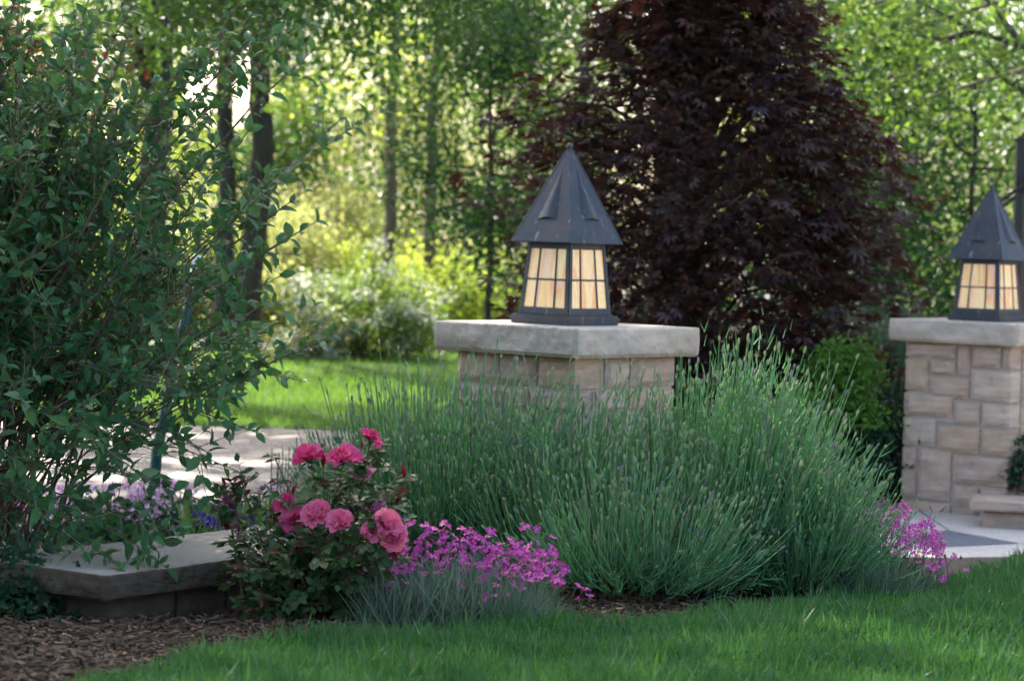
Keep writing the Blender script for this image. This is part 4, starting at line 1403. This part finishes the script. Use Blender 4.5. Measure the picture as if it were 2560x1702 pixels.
cA = canopy((-3.7, 16.6, 8.6), (5.2, 4.8, 3.4), 270, 1)
hang = np.array([at(x, y, d) for x, y, d in ((520, -40, 16.5), (600, -10, 16.6), (560, 40, 16.4), (650, 20, 16.8), (700, -30, 17), (480, -60, 16.2), (620, 60, 16.5), (540, 80, 16.6), (380, 40, 16.0), (330, 90, 16.0), (760, -20, 17.5), (820, -40, 17.2))])
tree('shade_tree', 'tree at the far left whose bright boughs hang in at the top above the shrub', 'tree', (-4.9, 15.6, 0), [([(-4.9, 15.6, -0.1), (-4.85, 15.6, 2.5), (-5.0, 15.7, 5.5), (-5.2, 15.8, 10)], [0.26, 0.21, 0.17, 0.06])],
     cA, 100, 0.85, 0.16, M_lf_can, M_bark, 62, 'trees arching over the drive', 60, 0.07, near=(np.concatenate([hang, [at(rg.uniform(440, 1330), rg.uniform(-90, 90), rg.uniform(15.5, 18)) for _ in range(26)]]), 190, 0.55, 0.055))
cE = canopy((-5.0, 6.2, 4.0), (2.3, 2.4, 3.6), 150, 8)  # unseen tree, added to block sky light from the left
tree('sky_block_tree', 'unseen dark tree added beside the arching shrub to block sky light', 'tree', (-5.0, 6.2, 0.3), [([(-5.0, 6.2, 0.2), (-5.0, 6.2, 2.5), (-5.0, 6.2, 6)], [0.16, 0.12, 0.04])],
     cE, 90, 0.9, 0.15, M_lf_dark, M_bark, 66, None, 20, 0.05)
cF = canopy((-5.6, 0.6, 4.0), (2.6, 2.6, 3.6), 150, 9)  # second unseen tree, added to darken the left-facing sides
tree('sky_block_tree', 'unseen dark tree added near the viewer to block sky light', 'tree', (-5.6, 0.6, 0.7), [([(-5.6, 0.6, 0.5), (-5.6, 0.6, 2.5), (-5.6, 0.6, 6)], [0.16, 0.12, 0.04])],
     cF, 90, 0.9, 0.15, M_lf_dark, M_bark, 67, None, 20, 0.05)
cB = canopy((0.4, 19.2, 8.4), (4.0, 3.6, 3.2), 190, 3)
tree('shade_tree', 'tall tree rising behind the purple maple', 'tree', (1.25, 19.3, 0), [([(1.25, 19.3, -0.1), (1.22, 19.3, 2.5), (0.9, 19.3, 5.5), (0.5, 19.2, 10)], [0.22, 0.18, 0.14, 0.05])],
     cB, 75, 0.85, 0.15, M_lf_can, M_bark, 64, 'trees arching over the drive', 50, 0.06)
# tree at the right whose bough hangs in at the top corner
rD = np.array([at(x, y, d) for x, y, d in ((2080, 40, 17.5), (2160, -10, 17.2), (2140, 110, 17.6), (2240, 60, 17.0), (2230, 150, 17.3), (2330, 10, 16.6), (2320, 110, 16.8), (2320, 200, 16.9), (2400, 150, 16.5), (2420, 40, 16.2), (2480, 90, 16.0), (2500, 180, 16.2), (2540, 20, 15.9), (2560, 130, 16.0), (2590, 220, 15.8), (2060, 140, 17.8), (2180, 210, 17.5), (2420, 260, 16.6), (2260, 260, 17.2), (2010, 70, 18.0))])
cD = np.concatenate([canopy((6.4, 17.5, 6.4), (2.6, 2.6, 2.0), 70, 4), rD])
td = tree('spreading_tree', 'tree on the right whose dark bough and bright leaves hang in the top corner', 'tree', (6.1, 16.6, 0), [([(6.1, 16.6, -0.1), (6.05, 16.6, 2.2), (6.2, 17, 5), (6.4, 17.4, 8)], [0.2, 0.16, 0.12, 0.04])],
          cD, 120, 0.60, 0.06, M_lf_mid, M_bark2, 65, 'trees arching over the drive', 30, 0.05)
b = MB()
for line in (((2750, 230), (2560, 118), (2430, 78), (2330, 22), (2260, -20)), ((2560, 118), (2500, 40), (2440, -30)), ((2700, 330), (2560, 230), (2500, 190), (2440, 120)), ((2430, 78), (2360, 100), (2290, 90))):
    P = np.array([at(x, y, 16.2 + 0.1 * i) for i, (x, y) in enumerate(line)])
    b.tubes(P, np.linspace(0.028, 0.006, len(P)), 6)
part('bough', b, M_bark, td)

# double-trunked tree on the far lawn, left of centre
g0 = at(585, 868, 27.0); gx = g0[0]
tL, tR = at(562, 130, 27), at(648, 130, 27)
hi = lambda p, z: (p[0], p[1], z)
rg = np.random.RandomState(71)
cT1 = np.concatenate([canopy((gx - 0.4, 27.5, 8.0), (4.6, 3.6, 3.2), 230, 5),
                      [at(x, y, 26 + k * 0.3) for k, (x, y) in enumerate(((700, 40), (760, 90), (820, 30), (870, 110), (930, 60), (800, 160), (720, 170), (900, 190), (690, 250), (640, 40), (980, 120), (1000, 30), (560, 20), (860, 250), (760, 230)))]])
tree('forked_tree', 'dark forked tree trunk on the far lawn seen through the shrub', 'tree', (gx, 27.0, 0),
     [([(gx - 0.10, 27, -0.1), at(560, 700, 27), at(566, 400, 27), tL, hi(tL + [0.1, 0, 0], 6)], [0.17, 0.11, 0.095, 0.09, 0.04]),
      ([(gx + 0.08, 27, -0.1), at(628, 700, 27), at(655, 400, 27), tR, hi(tR + [0.2, 0, 0], 7)], [0.22, 0.14, 0.125, 0.11, 0.04])],
     cT1, 112, 0.85, 0.092, M_lf_can, M_bark, 72, 'trees round the far lawn', 40, 0.05)
# slim trees in the middle distance
def slim(px0, px1, d, w, seed, label, mat, hang):
    b0 = at(px0, 700, d); t0 = at(px1, 280, d)
    cl = np.concatenate([canopy((t0[0], d + 0.5, 6.8), (2.6, 2.6, 2.4), 90, seed), [at(x, y, d + q) for x, y, q in hang]])
    r = w / 2 / FPX * d
    tree('slim_tree', label, 'tree', (b0[0], d, 0), [([(b0[0] - 0.05, d, -0.1), b0, (b0 + t0) / 2 + [0.02, 0, 0], t0, (t0[0] + 0.1, d, 5.5)], [r * 1.35, r * 1.05, r, r * 0.9, r * 0.4])],
         cl, 120, 0.75, 0.065, mat, M_bark2, seed, 'trees round the far lawn', 10, 0.025)


slim(968, 978, 31, 30, 81, 'slim pale-barked tree trunk standing left of the near lantern behind white blossom', M_lf_bright, [(x, y, q) for x, y, q in ((900, 120, 0.3), (980, 170, 0.6), (1050, 120, 0.4), (1020, 230, 0.2), (930, 240, 0.5), (860, 60, 0.3), (1090, 60, 0.2), (1110, 180, 0.4), (870, 200, 0.3), (970, 60, 0.3))])
slim(1068, 1082, 29.5, 30, 82, 'slim dark tree trunk closest to the near pillar on its left', M_lf_mid, [(x, y, q) for x, y, q in ((1150, 60, 0.3), (1200, 140, 0.3), (1120, 260, 0.2), (1240, 60, 0.4), (1290, 30, 0.2), (1180, 220, 0.3), (1060, 300, 0.3), (1330, 90, 0.2), (1090, 20, 0.2))])
# thick trunk at the top left
p0 = at(405, 60, 20.5)
tree('oak_tree', 'thick trunk crossing the top edge above the arching shrub', 'tree', (p0[0] - 0.2, 20.5, 0), [([(p0[0] - 0.25, 20.5, -0.1), at(385, 500, 20.5), at(400, 150, 20.5), at(430, -100, 20.5), (p0[0] + 0.2, 20.6, 6.5)], [0.17, 0.12, 0.11, 0.105, 0.05]),
                                                                                 ([at(392, 260, 20.5), at(340, 120, 20.4), at(300, -60, 20.3), at(240, -300, 20.0)], [0.07, 0.06, 0.05, 0.03])],
     np.concatenate([canopy((p0[0] - 1.3, 22.2, 8.0), (3.6, 3.4, 2.6), 170, 6), [at(x, y, d) for x, y, d in ((300, 60, 20), (330, 130, 20), (270, 20, 20.2), (350, 20, 20.4), (320, 190, 20))]]), 120, 0.85, 0.13, M_lf_mid, M_bark, 91, 'trees round the far lawn', 30, 0.05)
# copper-leaved tree behind the shrub
cc = at(110, 180, 16.8)
tree('copper_tree', 'copper-red tree glimpsed through the top of the arching shrub', 'tree', (cc[0] - 0.6, 16.8, 0), [([(cc[0] - 0.6, 16.8, -0.1), (cc[0] - 0.55, 16.8, 1.5), (cc[0] - 0.5, 16.8, 3.2)], [0.08, 0.06, 0.03])],
     blob(np.random.RandomState(7), (cc[0] - 0.55, 16.9, 2.3), (0.9, 0.9, 0.9), 34, 0.3), 36, 0.45, 0.085, M_lf_copper, M_bark, 92, None, 25, 0.02)

# ---------------------------------------------------------------- shrubs along the far edge
M_blossom = leaf_mat('white_blossom', [(0.60, 0.62, 0.50), (0.72, 0.72, 0.62), (0.66, 0.68, 0.58)], (0.8, 0.8, 0.65), 0.35, 0.6, 0.2)


def shrub(name, label, px, py_top, d, rx, ry, mat, seed, n=90, per=60, size=0.07, cl=0.36, group='shrubs at the edge of the far lawn', blossom=0, z0=0.0, cat='shrub'):
    rg = np.random.RandomState(seed)
    top = at(px, py_top, d)
    H = top[2] - z0
    c = (top[0], d, z0)
    t = thing(name, c, label, cat, group)
    nb = max(8, n // 6)
    v = rand_unit(rg, nb); v[:, 2] = np.abs(v[:, 2]) * rg.choice([1, 1, 1, 0.0], nb)
    v *= (rg.uniform(0.35, 1.0, nb) ** 0.5)[:, None]
    v = v[rg.randint(0, nb, n)] + rg.normal(size=(n, 3)) * np.array([0.13, 0.13, 0.09])
    C = np.array([top[0], d, z0 + 0.12 * H]) + v * np.array([rx, ry, 0.9 * H])
    pos, fr, sc = leaf_cloud(rg, C, per, cl, size, 0.8, 0.1)
    pos[:, 2] = np.maximum(pos[:, 2], z0 + 0.02)
    b = MB(); b.scatter(*LEAF2, pos, fr, sc, rg.uniform(size=len(pos)))
    part('crown', b, mat, t)
    b = MB()
    S = np.stack([top[0] + rg.normal(0, 0.08, 24), d + rg.normal(0, 0.08, 24), np.full(24, z0 - 0.03)], -1)
    E = C[rg.choice(n, 24, replace=False)]
    b.tubes(np.stack([S, (S + E) / 2 + [0, 0, 0.1], E], 1), np.tile([0.02, 0.014, 0.005], (24, 1)), 4)
    part('stems', b, M_twigdark, t, kind='stuff')
    if blossom:
        k = C[rg.randint(0, n, blossom)]
        o = k + (k - np.array([top[0], d, z0 + 0.2])) * 0.14
        pos, fr, sc = leaf_cloud(rg, o, 14, cl * 0.45, 0.05)
        b = MB(); b.scatter(*LEAF2, pos, fr, sc, rg.uniform(size=len(pos)))
        part('blossom', b, M_blossom, t)
    return t


shrub('flowering_shrub', 'rounded shrub with white blossom at the edge of the far lawn', 905, 640, 26.3, 0.72, 0.7, M_lf_mid, 101, 120, 90, 0.048, 0.28, blossom=230)
shrub('flowering_shrub', 'low white-flowered shrub left of the rounded blossom shrub', 790, 745, 25.9, 0.40, 0.4, M_lf_olive, 102, 50, 50, 0.055, 0.24, blossom=170)
bg = [(720, 520, 33, 0.9, 'pale sunlit shrub behind the forked trunk', M_lf_olive), (840, 410, 34.5, 1.1, 'tall pale sunlit shrub left of the slim pale-barked trunk', M_lf_olive), (1030, 540, 35, 0.9, 'sunlit shrub between the two slim trunks', M_lf_bright),
      (1170, 590, 31.5, 0.8, 'glowing yellow-green shrub left of the near lantern', M_lf_bright), (1255, 650, 29.5, 0.7, 'low shrub touching the left edge of the near lantern', M_lf_mid), (660, 640, 32.0, 0.8, 'olive shrub at the foot of the forked trunk', M_lf_olive),
      (470, 520, 33, 1.0, 'bright shrub seen through the middle of the arching shrub', M_lf_bright), (300, 560, 32, 1.1, 'bright shrub behind the left side of the arching shrub', M_lf_mid), (120, 540, 32, 1.1, 'bright shrub beyond the densest part of the arching shrub', M_lf_bright),
      (950, 600, 33, 0.7, 'sunlit shrub right behind the white blossom', M_lf_bright), (1110, 690, 29.0, 0.6, 'small sunlit shrub beside the white blossom', M_lf_bright)]
for k, (px, py, d, rx, lab, mt) in enumerate(bg):
    shrub('garden_shrub', lab, px, py, d, rx, 0.7, mt, 110 + k, 100, 86, 0.054, 0.38)
# deep green tree left of the maple and trees on the right
dk = [('deep_green_tree', 'deep green leafy tree left of the purple maple', 1215, 23.0, (0.85, 0.8, 1.75), 2.35, M_lf_dark, 121, 120),
      ('deep_green_tree', 'dense green tree right of the purple maple', 2120, 22.5, (1.0, 0.9, 1.6), 1.75, M_lf_dark, 122, 130),
      ('deep_green_tree', 'dark tree behind the far lantern', 2420, 21.0, (1.15, 0.9, 1.9), 2.0, M_lf_dark, 123, 150),
      ('deep_green_tree', 'tall sunlit tree far behind on the right between maple and far lantern', 2230, 30.0, (1.9, 1.3, 2.8), 3.2, M_lf_mid, 124, 170),
      ('deep_green_tree', 'mid green tree at the right edge beyond the iron post', 2640, 25.0, (1.3, 1.0, 2.4), 2.6, M_lf_mid, 125, 130),
      ('deep_green_tree', 'tree crown showing above the purple maple at the top', 1450, 26.0, (1.5, 1.0, 1.8), 3.6, M_lf_mid, 126, 130),
      ('deep_green_tree', 'pale tree rising between the slim trunks and the deep green tree', 1130, 36.0, (1.4, 1.0, 2.6), 3.4, M_lf_olive, 127, 130),
      ('deep_green_tree', 'light green tree high behind the purple maple on its right side', 1990, 27.0, (1.4, 1.0, 2.0), 3.3, M_lf_bright, 128, 130),
      ('deep_green_tree', 'green tree filling the gap between forked trunk and slim trunks', 780, 38.0, (1.9, 1.1, 2.6), 3.3, M_lf_can, 129, 190),
      ('deep_green_tree', 'leafy tree behind the two slim trunks', 1010, 40.0, (1.9, 1.1, 2.8), 3.6, M_lf_mid, 130, 190),
      ('deep_green_tree', 'tree low behind the forked trunk with open sky above it', 560, 39.0, (2.2, 1.1, 1.6), 2.2, M_lf_bright, 131, 170),
      ('deep_green_tree', 'tree far behind the arching shrub near the left edge', 200, 37.0, (2.4, 1.2, 2.8), 3.0, M_lf_mid, 132, 210)]
for (nm, lab, px, d, r, zc, mt, seed, n) in dk:
    x = at(px, 600, d)[0]
    tree(nm, lab, 'tree', (x, d, 0), [([(x, d, -0.1), (x + 0.03, d, 0.8), (x, d, zc + r[2] * 0.5)], [0.035, 0.03, 0.012])],
         blob(np.random.RandomState(seed), (x, d, zc), r, int(n * 1.4), 0.2), 79, 0.48, 0.062, mt, M_bark, seed, 'trees behind the purple maple', 10, 0.015)

# far wood closing the view
rg = np.random.RandomState(131)
C = []
for k in range(980):
    x = rg.uniform(-15, 15); y = rg.uniform(44, 58)
    C.append(np.array([x, y, rg.uniform(0.2, 7.5)]))
C = np.array(C)
pos, fr, sc = leaf_cloud(rg, C, 85, 1.4, 0.146)
k = ~sightline_gap(rg, pos); pos, fr, sc = pos[k], fr[k], sc[k]
b = MB(); b.scatter(*LEAF2, pos, fr, sc, rg.uniform(size=len(pos)), 0)
tq = np.arange(7)
for k in tq:
    x, y = rg.uniform(-16, 16), rg.uniform(45, 56)
    b.tubes(np.array([[x, y, -0.1], [x + 0.1, y, 3], [x + 0.2, y, 7]]), np.array([0.16, 0.13, 0.06]), 6, 0, 1)
link('distant_wood', b.mesh('distant_wood', [M_lf_can, M_bark]), label='distant sunlit wood closing the view behind the garden trees', cat='wood', kind='stuff')

# ------------------------------------------------------------------ planting beside the far pillar
M_box = leaf_mat('fresh_shrub_green', [(0.05, 0.14, 0.018), (0.075, 0.19, 0.022), (0.10, 0.23, 0.03)], (0.2, 0.4, 0.04), 0.3, 0.5, 0.3)
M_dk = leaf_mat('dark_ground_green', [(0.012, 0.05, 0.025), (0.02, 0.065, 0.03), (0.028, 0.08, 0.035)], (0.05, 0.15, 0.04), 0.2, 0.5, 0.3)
shrub('low_shrub', 'bright green fine-leaved shrub between purple maple and far pillar', 2110, 880, 12.8, 0.25, 0.2, M_box, 141, 100, 60, 0.030, 0.12, 'low planting by the far pillar', z0=0.42)
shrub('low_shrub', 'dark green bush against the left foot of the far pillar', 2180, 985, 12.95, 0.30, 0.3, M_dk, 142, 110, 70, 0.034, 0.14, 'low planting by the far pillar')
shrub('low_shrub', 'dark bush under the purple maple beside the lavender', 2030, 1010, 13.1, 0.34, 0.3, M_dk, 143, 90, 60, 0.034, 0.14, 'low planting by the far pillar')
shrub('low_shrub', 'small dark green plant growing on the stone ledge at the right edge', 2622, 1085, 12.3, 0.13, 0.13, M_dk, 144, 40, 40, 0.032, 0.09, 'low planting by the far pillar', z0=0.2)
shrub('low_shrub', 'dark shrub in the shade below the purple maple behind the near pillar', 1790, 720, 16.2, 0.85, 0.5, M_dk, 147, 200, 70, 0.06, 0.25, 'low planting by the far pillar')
shrub('ground_cover', 'blue-green ground cover in the bottom left corner beside the low wall', 40, 1375, 6.9, 0.20, 0.25, M_dk, 145, 70, 60, 0.026, 0.09, None, z0=float(gz(-1.35, 6.9)), cat='plant')
# tall reed-like grass behind
rg = np.random.RandomState(146)
n = 900
x = rg.uniform(at(2120, 800, 14.6)[0], at(2290, 800, 14.6)[0], n); y = 14.6 + rg.uniform(-0.25, 0.25, n)
p = np.stack([x, y, np.full(n, 0.2)], -1)
t = thing('ornamental_grass', (float(x.mean()), 14.6, 0), 'tuft of tall blue-green grass behind the far pillar cap', 'grass')
b = MB(); b.scatter(*strip(3, 0.02, 0.15), p, frames(norm(np.stack([rg.normal(0, 0.12, n), rg.normal(0, 0.12, n), np.ones(n)], -1)), rand_unit(rg, n)), rg.uniform(0.5, 0.85, n), rg.uniform(size=n))
part('blades', b, leaf_mat('reed', [(0.03, 0.07, 0.05), (0.045, 0.09, 0.06)], None, 0.2), t, kind='stuff')

# ------------------------------------------------------------------ flowers along the drive
M_phlox = leaf_mat('phlox_petal', [(0.62, 0.38, 0.56), (0.70, 0.50, 0.64), (0.55, 0.26, 0.52), (0.74, 0.64, 0.70), (0.50, 0.22, 0.48)], (0.75, 0.5, 0.7), 0.35, 0.6, 0.2)
M_iris = leaf_mat('iris_petal', [(0.035, 0.02, 0.22), (0.06, 0.04, 0.30), (0.02, 0.015, 0.10)], (0.10, 0.06, 0.4), 0.3, 0.5, 0.2)
M_blade = leaf_mat('iris_blade', [(0.035, 0.10, 0.025), (0.05, 0.13, 0.03), (0.045, 0.11, 0.03)], (0.14, 0.3, 0.05), 0.3, 0.45, 0.4)
M_spire = leaf_mat('pale_spire', [(0.42, 0.36, 0.46), (0.52, 0.46, 0.52), (0.36, 0.28, 0.42)], None, 0.25, 0.6, 0.2)


def head_mesh(mat, n, seed, r=1.0, size=0.75):
    rg = np.random.RandomState(seed)
    v = rand_unit(rg, n); v[:, 2] *= 0.7
    b = MB(); b.scatter(*OVATE_S, v * 0.35, frames(norm(v + np.array([0, 0, 0.2])), rand_unit(rg, n)), np.full(n, size), rg.uniform(size=n) * 0.5)
    return b.mesh('bloom', mat)


OVATE_S = leaf_ovate(0.9, 2, 0.1, 0.2)
PHX = [head_mesh(M_phlox, 12, 200 + k) for k in range(3)]
IRS = [head_mesh(M_iris, 9, 210 + k, 1, 0.8) for k in range(2)]


def bed(name, label, cat, spots, heads, r, dspan, leaf, n_leaf, seed, lh, leaf_tmpl, group=None):
    rg = np.random.RandomState(seed)
    P = np.array([at(x, y, d) for x, y, d in spots])
    c = P.mean(0)
    t = thing(name, (c[0], c[1], 0), label, cat, group)
    ro = np.array(t.location)
    b = MB(); S, E = [], []
    for p in P:
        nv = norm(np.array([rg.normal(0, 0.35), -0.35 + rg.normal(0, 0.3), 0.9]))
        fr = frames(norm(np.cross(nv, rand_unit(rg, 1)[0]))[None], nv[None])[0]
        link('bloom', heads[rg.randint(len(heads))], t, mat4(p - ro, fr, r * rg.uniform(0.75, 1.2)))
        S.append([p[0] + rg.normal(0, 0.03), p[1] + rg.normal(0, 0.03), 0]); E.append(p)
    S, E = np.array(S), np.array(E)
    b.tubes(np.stack([S, (S + E) / 2, E], 1), np.tile([0.004, 0.003, 0.002], (len(S), 1)), 4)
    part('stems', b, M_blade, t, kind='stuff')
    k = rg.randint(0, len(P), n_leaf)
    f = rg.uniform(0, 0.75, n_leaf)[:, None] if leaf_tmpl is not BLADE else np.zeros((n_leaf, 1))
    p = S[k] + (E[k] - S[k]) * f + np.stack([rg.normal(0, 0.06, n_leaf), rg.normal(0, 0.06, n_leaf), np.zeros(n_leaf)], -1)
    dr = norm(np.stack([rg.normal(0, 0.25, n_leaf), rg.normal(0, 0.25, n_leaf), np.ones(n_leaf)], -1)) if leaf_tmpl is BLADE else norm(rand_unit(rg, n_leaf) + [0, 0, 0.4])
    b = MB(); b.scatter(*leaf_tmpl, p, frames(dr, rand_unit(rg, n_leaf)), rg.uniform(0.6, 1.1, n_leaf) * lh, rg.uniform(size=n_leaf))
    part('foliage', b, leaf, t, kind='stuff')
    return t


BLADE = strip(4, 0.055, 0.2)
rg = np.random.RandomState(151)
for k, (x0, x1, lab) in enumerate(((-40, 150, 'pink and white phlox behind the leftmost lower twigs of the shrub'), (140, 330, 'mauve phlox left of the leaning teal pole'), (330, 480, 'pale pink phlox round the foot of the leaning teal pole'))):
    sp = [(rg.uniform(x0, x1), rg.uniform(1205, 1325) + 0.05 * (200 - x0), rg.uniform(10.1, 11.2)) for _ in range(34)]
    bed('phlox', lab, 'flower', sp, PHX, 0.034, 0.5, M_dk, 500, 152 + k, 0.06, OVATE, 'phlox along the drive')
sp = [(rg.uniform(490, 680), rg.uniform(1268, 1335), rg.uniform(9.6, 10.2)) for _ in range(26)]
bed('iris', 'deep blue irises behind the low stone wall', 'flower', sp, IRS, 0.026, 0.3, M_blade, 110, 156, 0.30, BLADE)
sp = [(rg.uniform(640, 720), rg.uniform(1215, 1270), rg.uniform(10.2, 10.6)) for _ in range(10)]
bed('phlox', 'few pale phlox blooms beside the drive behind the rose bush', 'flower', sp, PHX, 0.03, 0.3, M_dk, 150, 157, 0.06, OVATE, 'phlox along the drive')
# pale flower spires between the roses and the drive
t0 = at(760, 1150, 10.4)
t = thing('speedwell', (t0[0], t0[1], 0), 'pale lilac flower spires standing before the drive left of the lavender', 'flower')
for k in range(42):
    x, y, d = rg.uniform(680, 860), rg.uniform(1085, 1180), rg.uniform(9.9, 10.9)
    if x < 740: y = max(y, 1120)
    E = at(x, y, d); S = np.array([E[0] + rg.normal(0, 0.02), E[1], 0.0])
    b = MB()
    b.tubes(np.stack([S, (S + E) / 2, E]) - S, np.array([0.003, 0.0025, 0.002]), 4, 0.3, 0)
    n = 26
    f = rg.uniform(0.72, 1.0, n)
    q = (E - S)[None] * f[:, None]
    b.scatter(*OVATE_S, q, frames(norm(rand_unit(rg, n) + [0, 0, 0.3]), rand_unit(rg, n)), 0.016 * (1.35 - f), rg.uniform(size=n), 1)
    link('flower_spire', b.mesh('flower_spire', [M_blade, M_spire]), t, Matrix.Translation(tuple(S - np.array(t.location))))
n = 300
p = np.stack([rg.uniform(at(690, 1200, 10.4)[0], at(870, 1200, 10.4)[0], n), rg.uniform(9.9, 10.9, n), np.zeros(n)], -1)
b = MB(); b.scatter(*BLADE, p, frames(norm(np.stack([rg.normal(0, 0.25, n), rg.normal(0, 0.25, n), np.ones(n)], -1)), rand_unit(rg, n)), rg.uniform(0.12, 0.28, n), rg.uniform(size=n))
part('foliage', b, M_blade, t, kind='stuff')

# ------------------------------------------------------------------ mulch, grass
rg = np.random.RandomState(161)
M_chip = leaf_mat('bark_chips', [(0.035, 0.02, 0.012), (0.07, 0.042, 0.025), (0.12, 0.075, 0.045), (0.055, 0.026, 0.014), (0.19, 0.13, 0.085), (0.03, 0.02, 0.015)], None, 0.0, 0.85, 0.2)
n = 24000
x = rg.uniform(-1.7, 1.0, n); y = rg.uniform(4.3, 8.8, n)
k = (y > edge_y(x) - 0.03)
x, y = x[k], y[k]; n = len(x)
p = np.stack([x, y, gz(x, y) + rg.uniform(0.002, 0.022, n)], -1)
T = np.array([[-.5, -.5, 0], [.5, -.45, 0.0], [.42, .5, 0.0], [-.45, .42, 0], [-.46, -.46, .5], [.46, -.4, .6], [.4, .44, .5], [-.4, .4, .6]]) * np.array([1, 1, 1])
TF = np.array([[4, 5, 6, 7], [0, 1, 5, 4], [1, 2, 6, 5], [2, 3, 7, 6], [3, 0, 4, 7]])
b = MB()
b.scatter(T, TF, p, frames(norm(np.stack([rg.normal(size=n), rg.normal(size=n), rg.normal(0, 0.25, n)], -1)), np.array([0, 0, 1.0]) + rg.normal(0, 0.3, (n, 3))),
          np.stack([rg.uniform(0.004, 0.011, n), rg.uniform(0.012, 0.038, n), rg.uniform(0.003, 0.008, n)], -1), rg.uniform(size=n), 0, False)
link('bark_mulch', b.mesh('bark_mulch', M_chip), label='brown bark chip mulch covering the bed in the bottom left corner', cat='mulch', kind='stuff')

M_grass = leaf_mat('lawn_blade', [(0.008, 0.064, 0.022), (0.021, 0.112, 0.036), (0.015, 0.092, 0.034), (0.048, 0.160, 0.055), (0.029, 0.128, 0.038), (0.14, 0.21, 0.11)], (0.10, 0.26, 0.03), 0.3, 0.4, 0.22)
n = 262000
y = 4.2 + (10.4 - 4.2) * rg.uniform(size=n) ** 1.15
hw = 0.225 * y
x = rg.uniform(-1, 1, n) * hw
k = (y < edge_y(x) + rg.normal(0, 0.015, n)) & (y > 4.2)
x, y = x[k], y[k]; n = len(x)
p = np.stack([x, y, gz(x, y) + 0.008], -1)
dr = norm(np.stack([rg.normal(0.05, 0.36, n), rg.normal(0, 0.36, n), np.ones(n)], -1))
tall = (0.85 + 0.25 * np.sin(x * 7 + y * 3) * np.sin(y * 6 - x * 4)) * np.where(rg.uniform(size=n) < 0.06, 1.35, 1.0)
b = MB(); b.scatter(*strip(2, 0.095, 0.3), p, frames(dr, rand_unit(rg, n)), rg.uniform(0.03, 0.078, n) * tall, np.clip(rg.uniform(size=n) ** 1.3 * 0.75 + 0.14 + 0.16 * np.sin(x * 4.1 + 2 * np.sin(y * 3.3)) * np.sin(y * 5.2 + x), 0, 0.999))
link('lawn_grass', b.mesh('lawn_grass', M_grass), label='fine green grass blades of the front lawn', cat='grass', kind='stuff')

M_grass2 = leaf_mat('far_lawn_blade', [(0.035, 0.09, 0.015), (0.05, 0.12, 0.02), (0.06, 0.135, 0.025)], (0.22, 0.40, 0.05), 0.4, 0.45, 0.4)
n = 70000
x = rg.uniform(-6.0, 0.9, n); y = 16.45 + 11 * rg.uniform(size=n) ** 1.4
p = np.stack([x, y, np.full(n, 0.03)], -1)
dr = norm(np.stack([rg.normal(0, 0.35, n), rg.normal(0, 0.35, n), np.ones(n)], -1))
b = MB(); b.scatter(*strip(1, 0.16, 0.2), p, frames(dr, rand_unit(rg, n)), rg.uniform(0.04, 0.085, n), rg.uniform(size=n))
link('far_lawn_grass', b.mesh('far_lawn_grass', M_grass2), label='sun-dappled grass of the far lawn beyond the drive', cat='grass', kind='stuff')
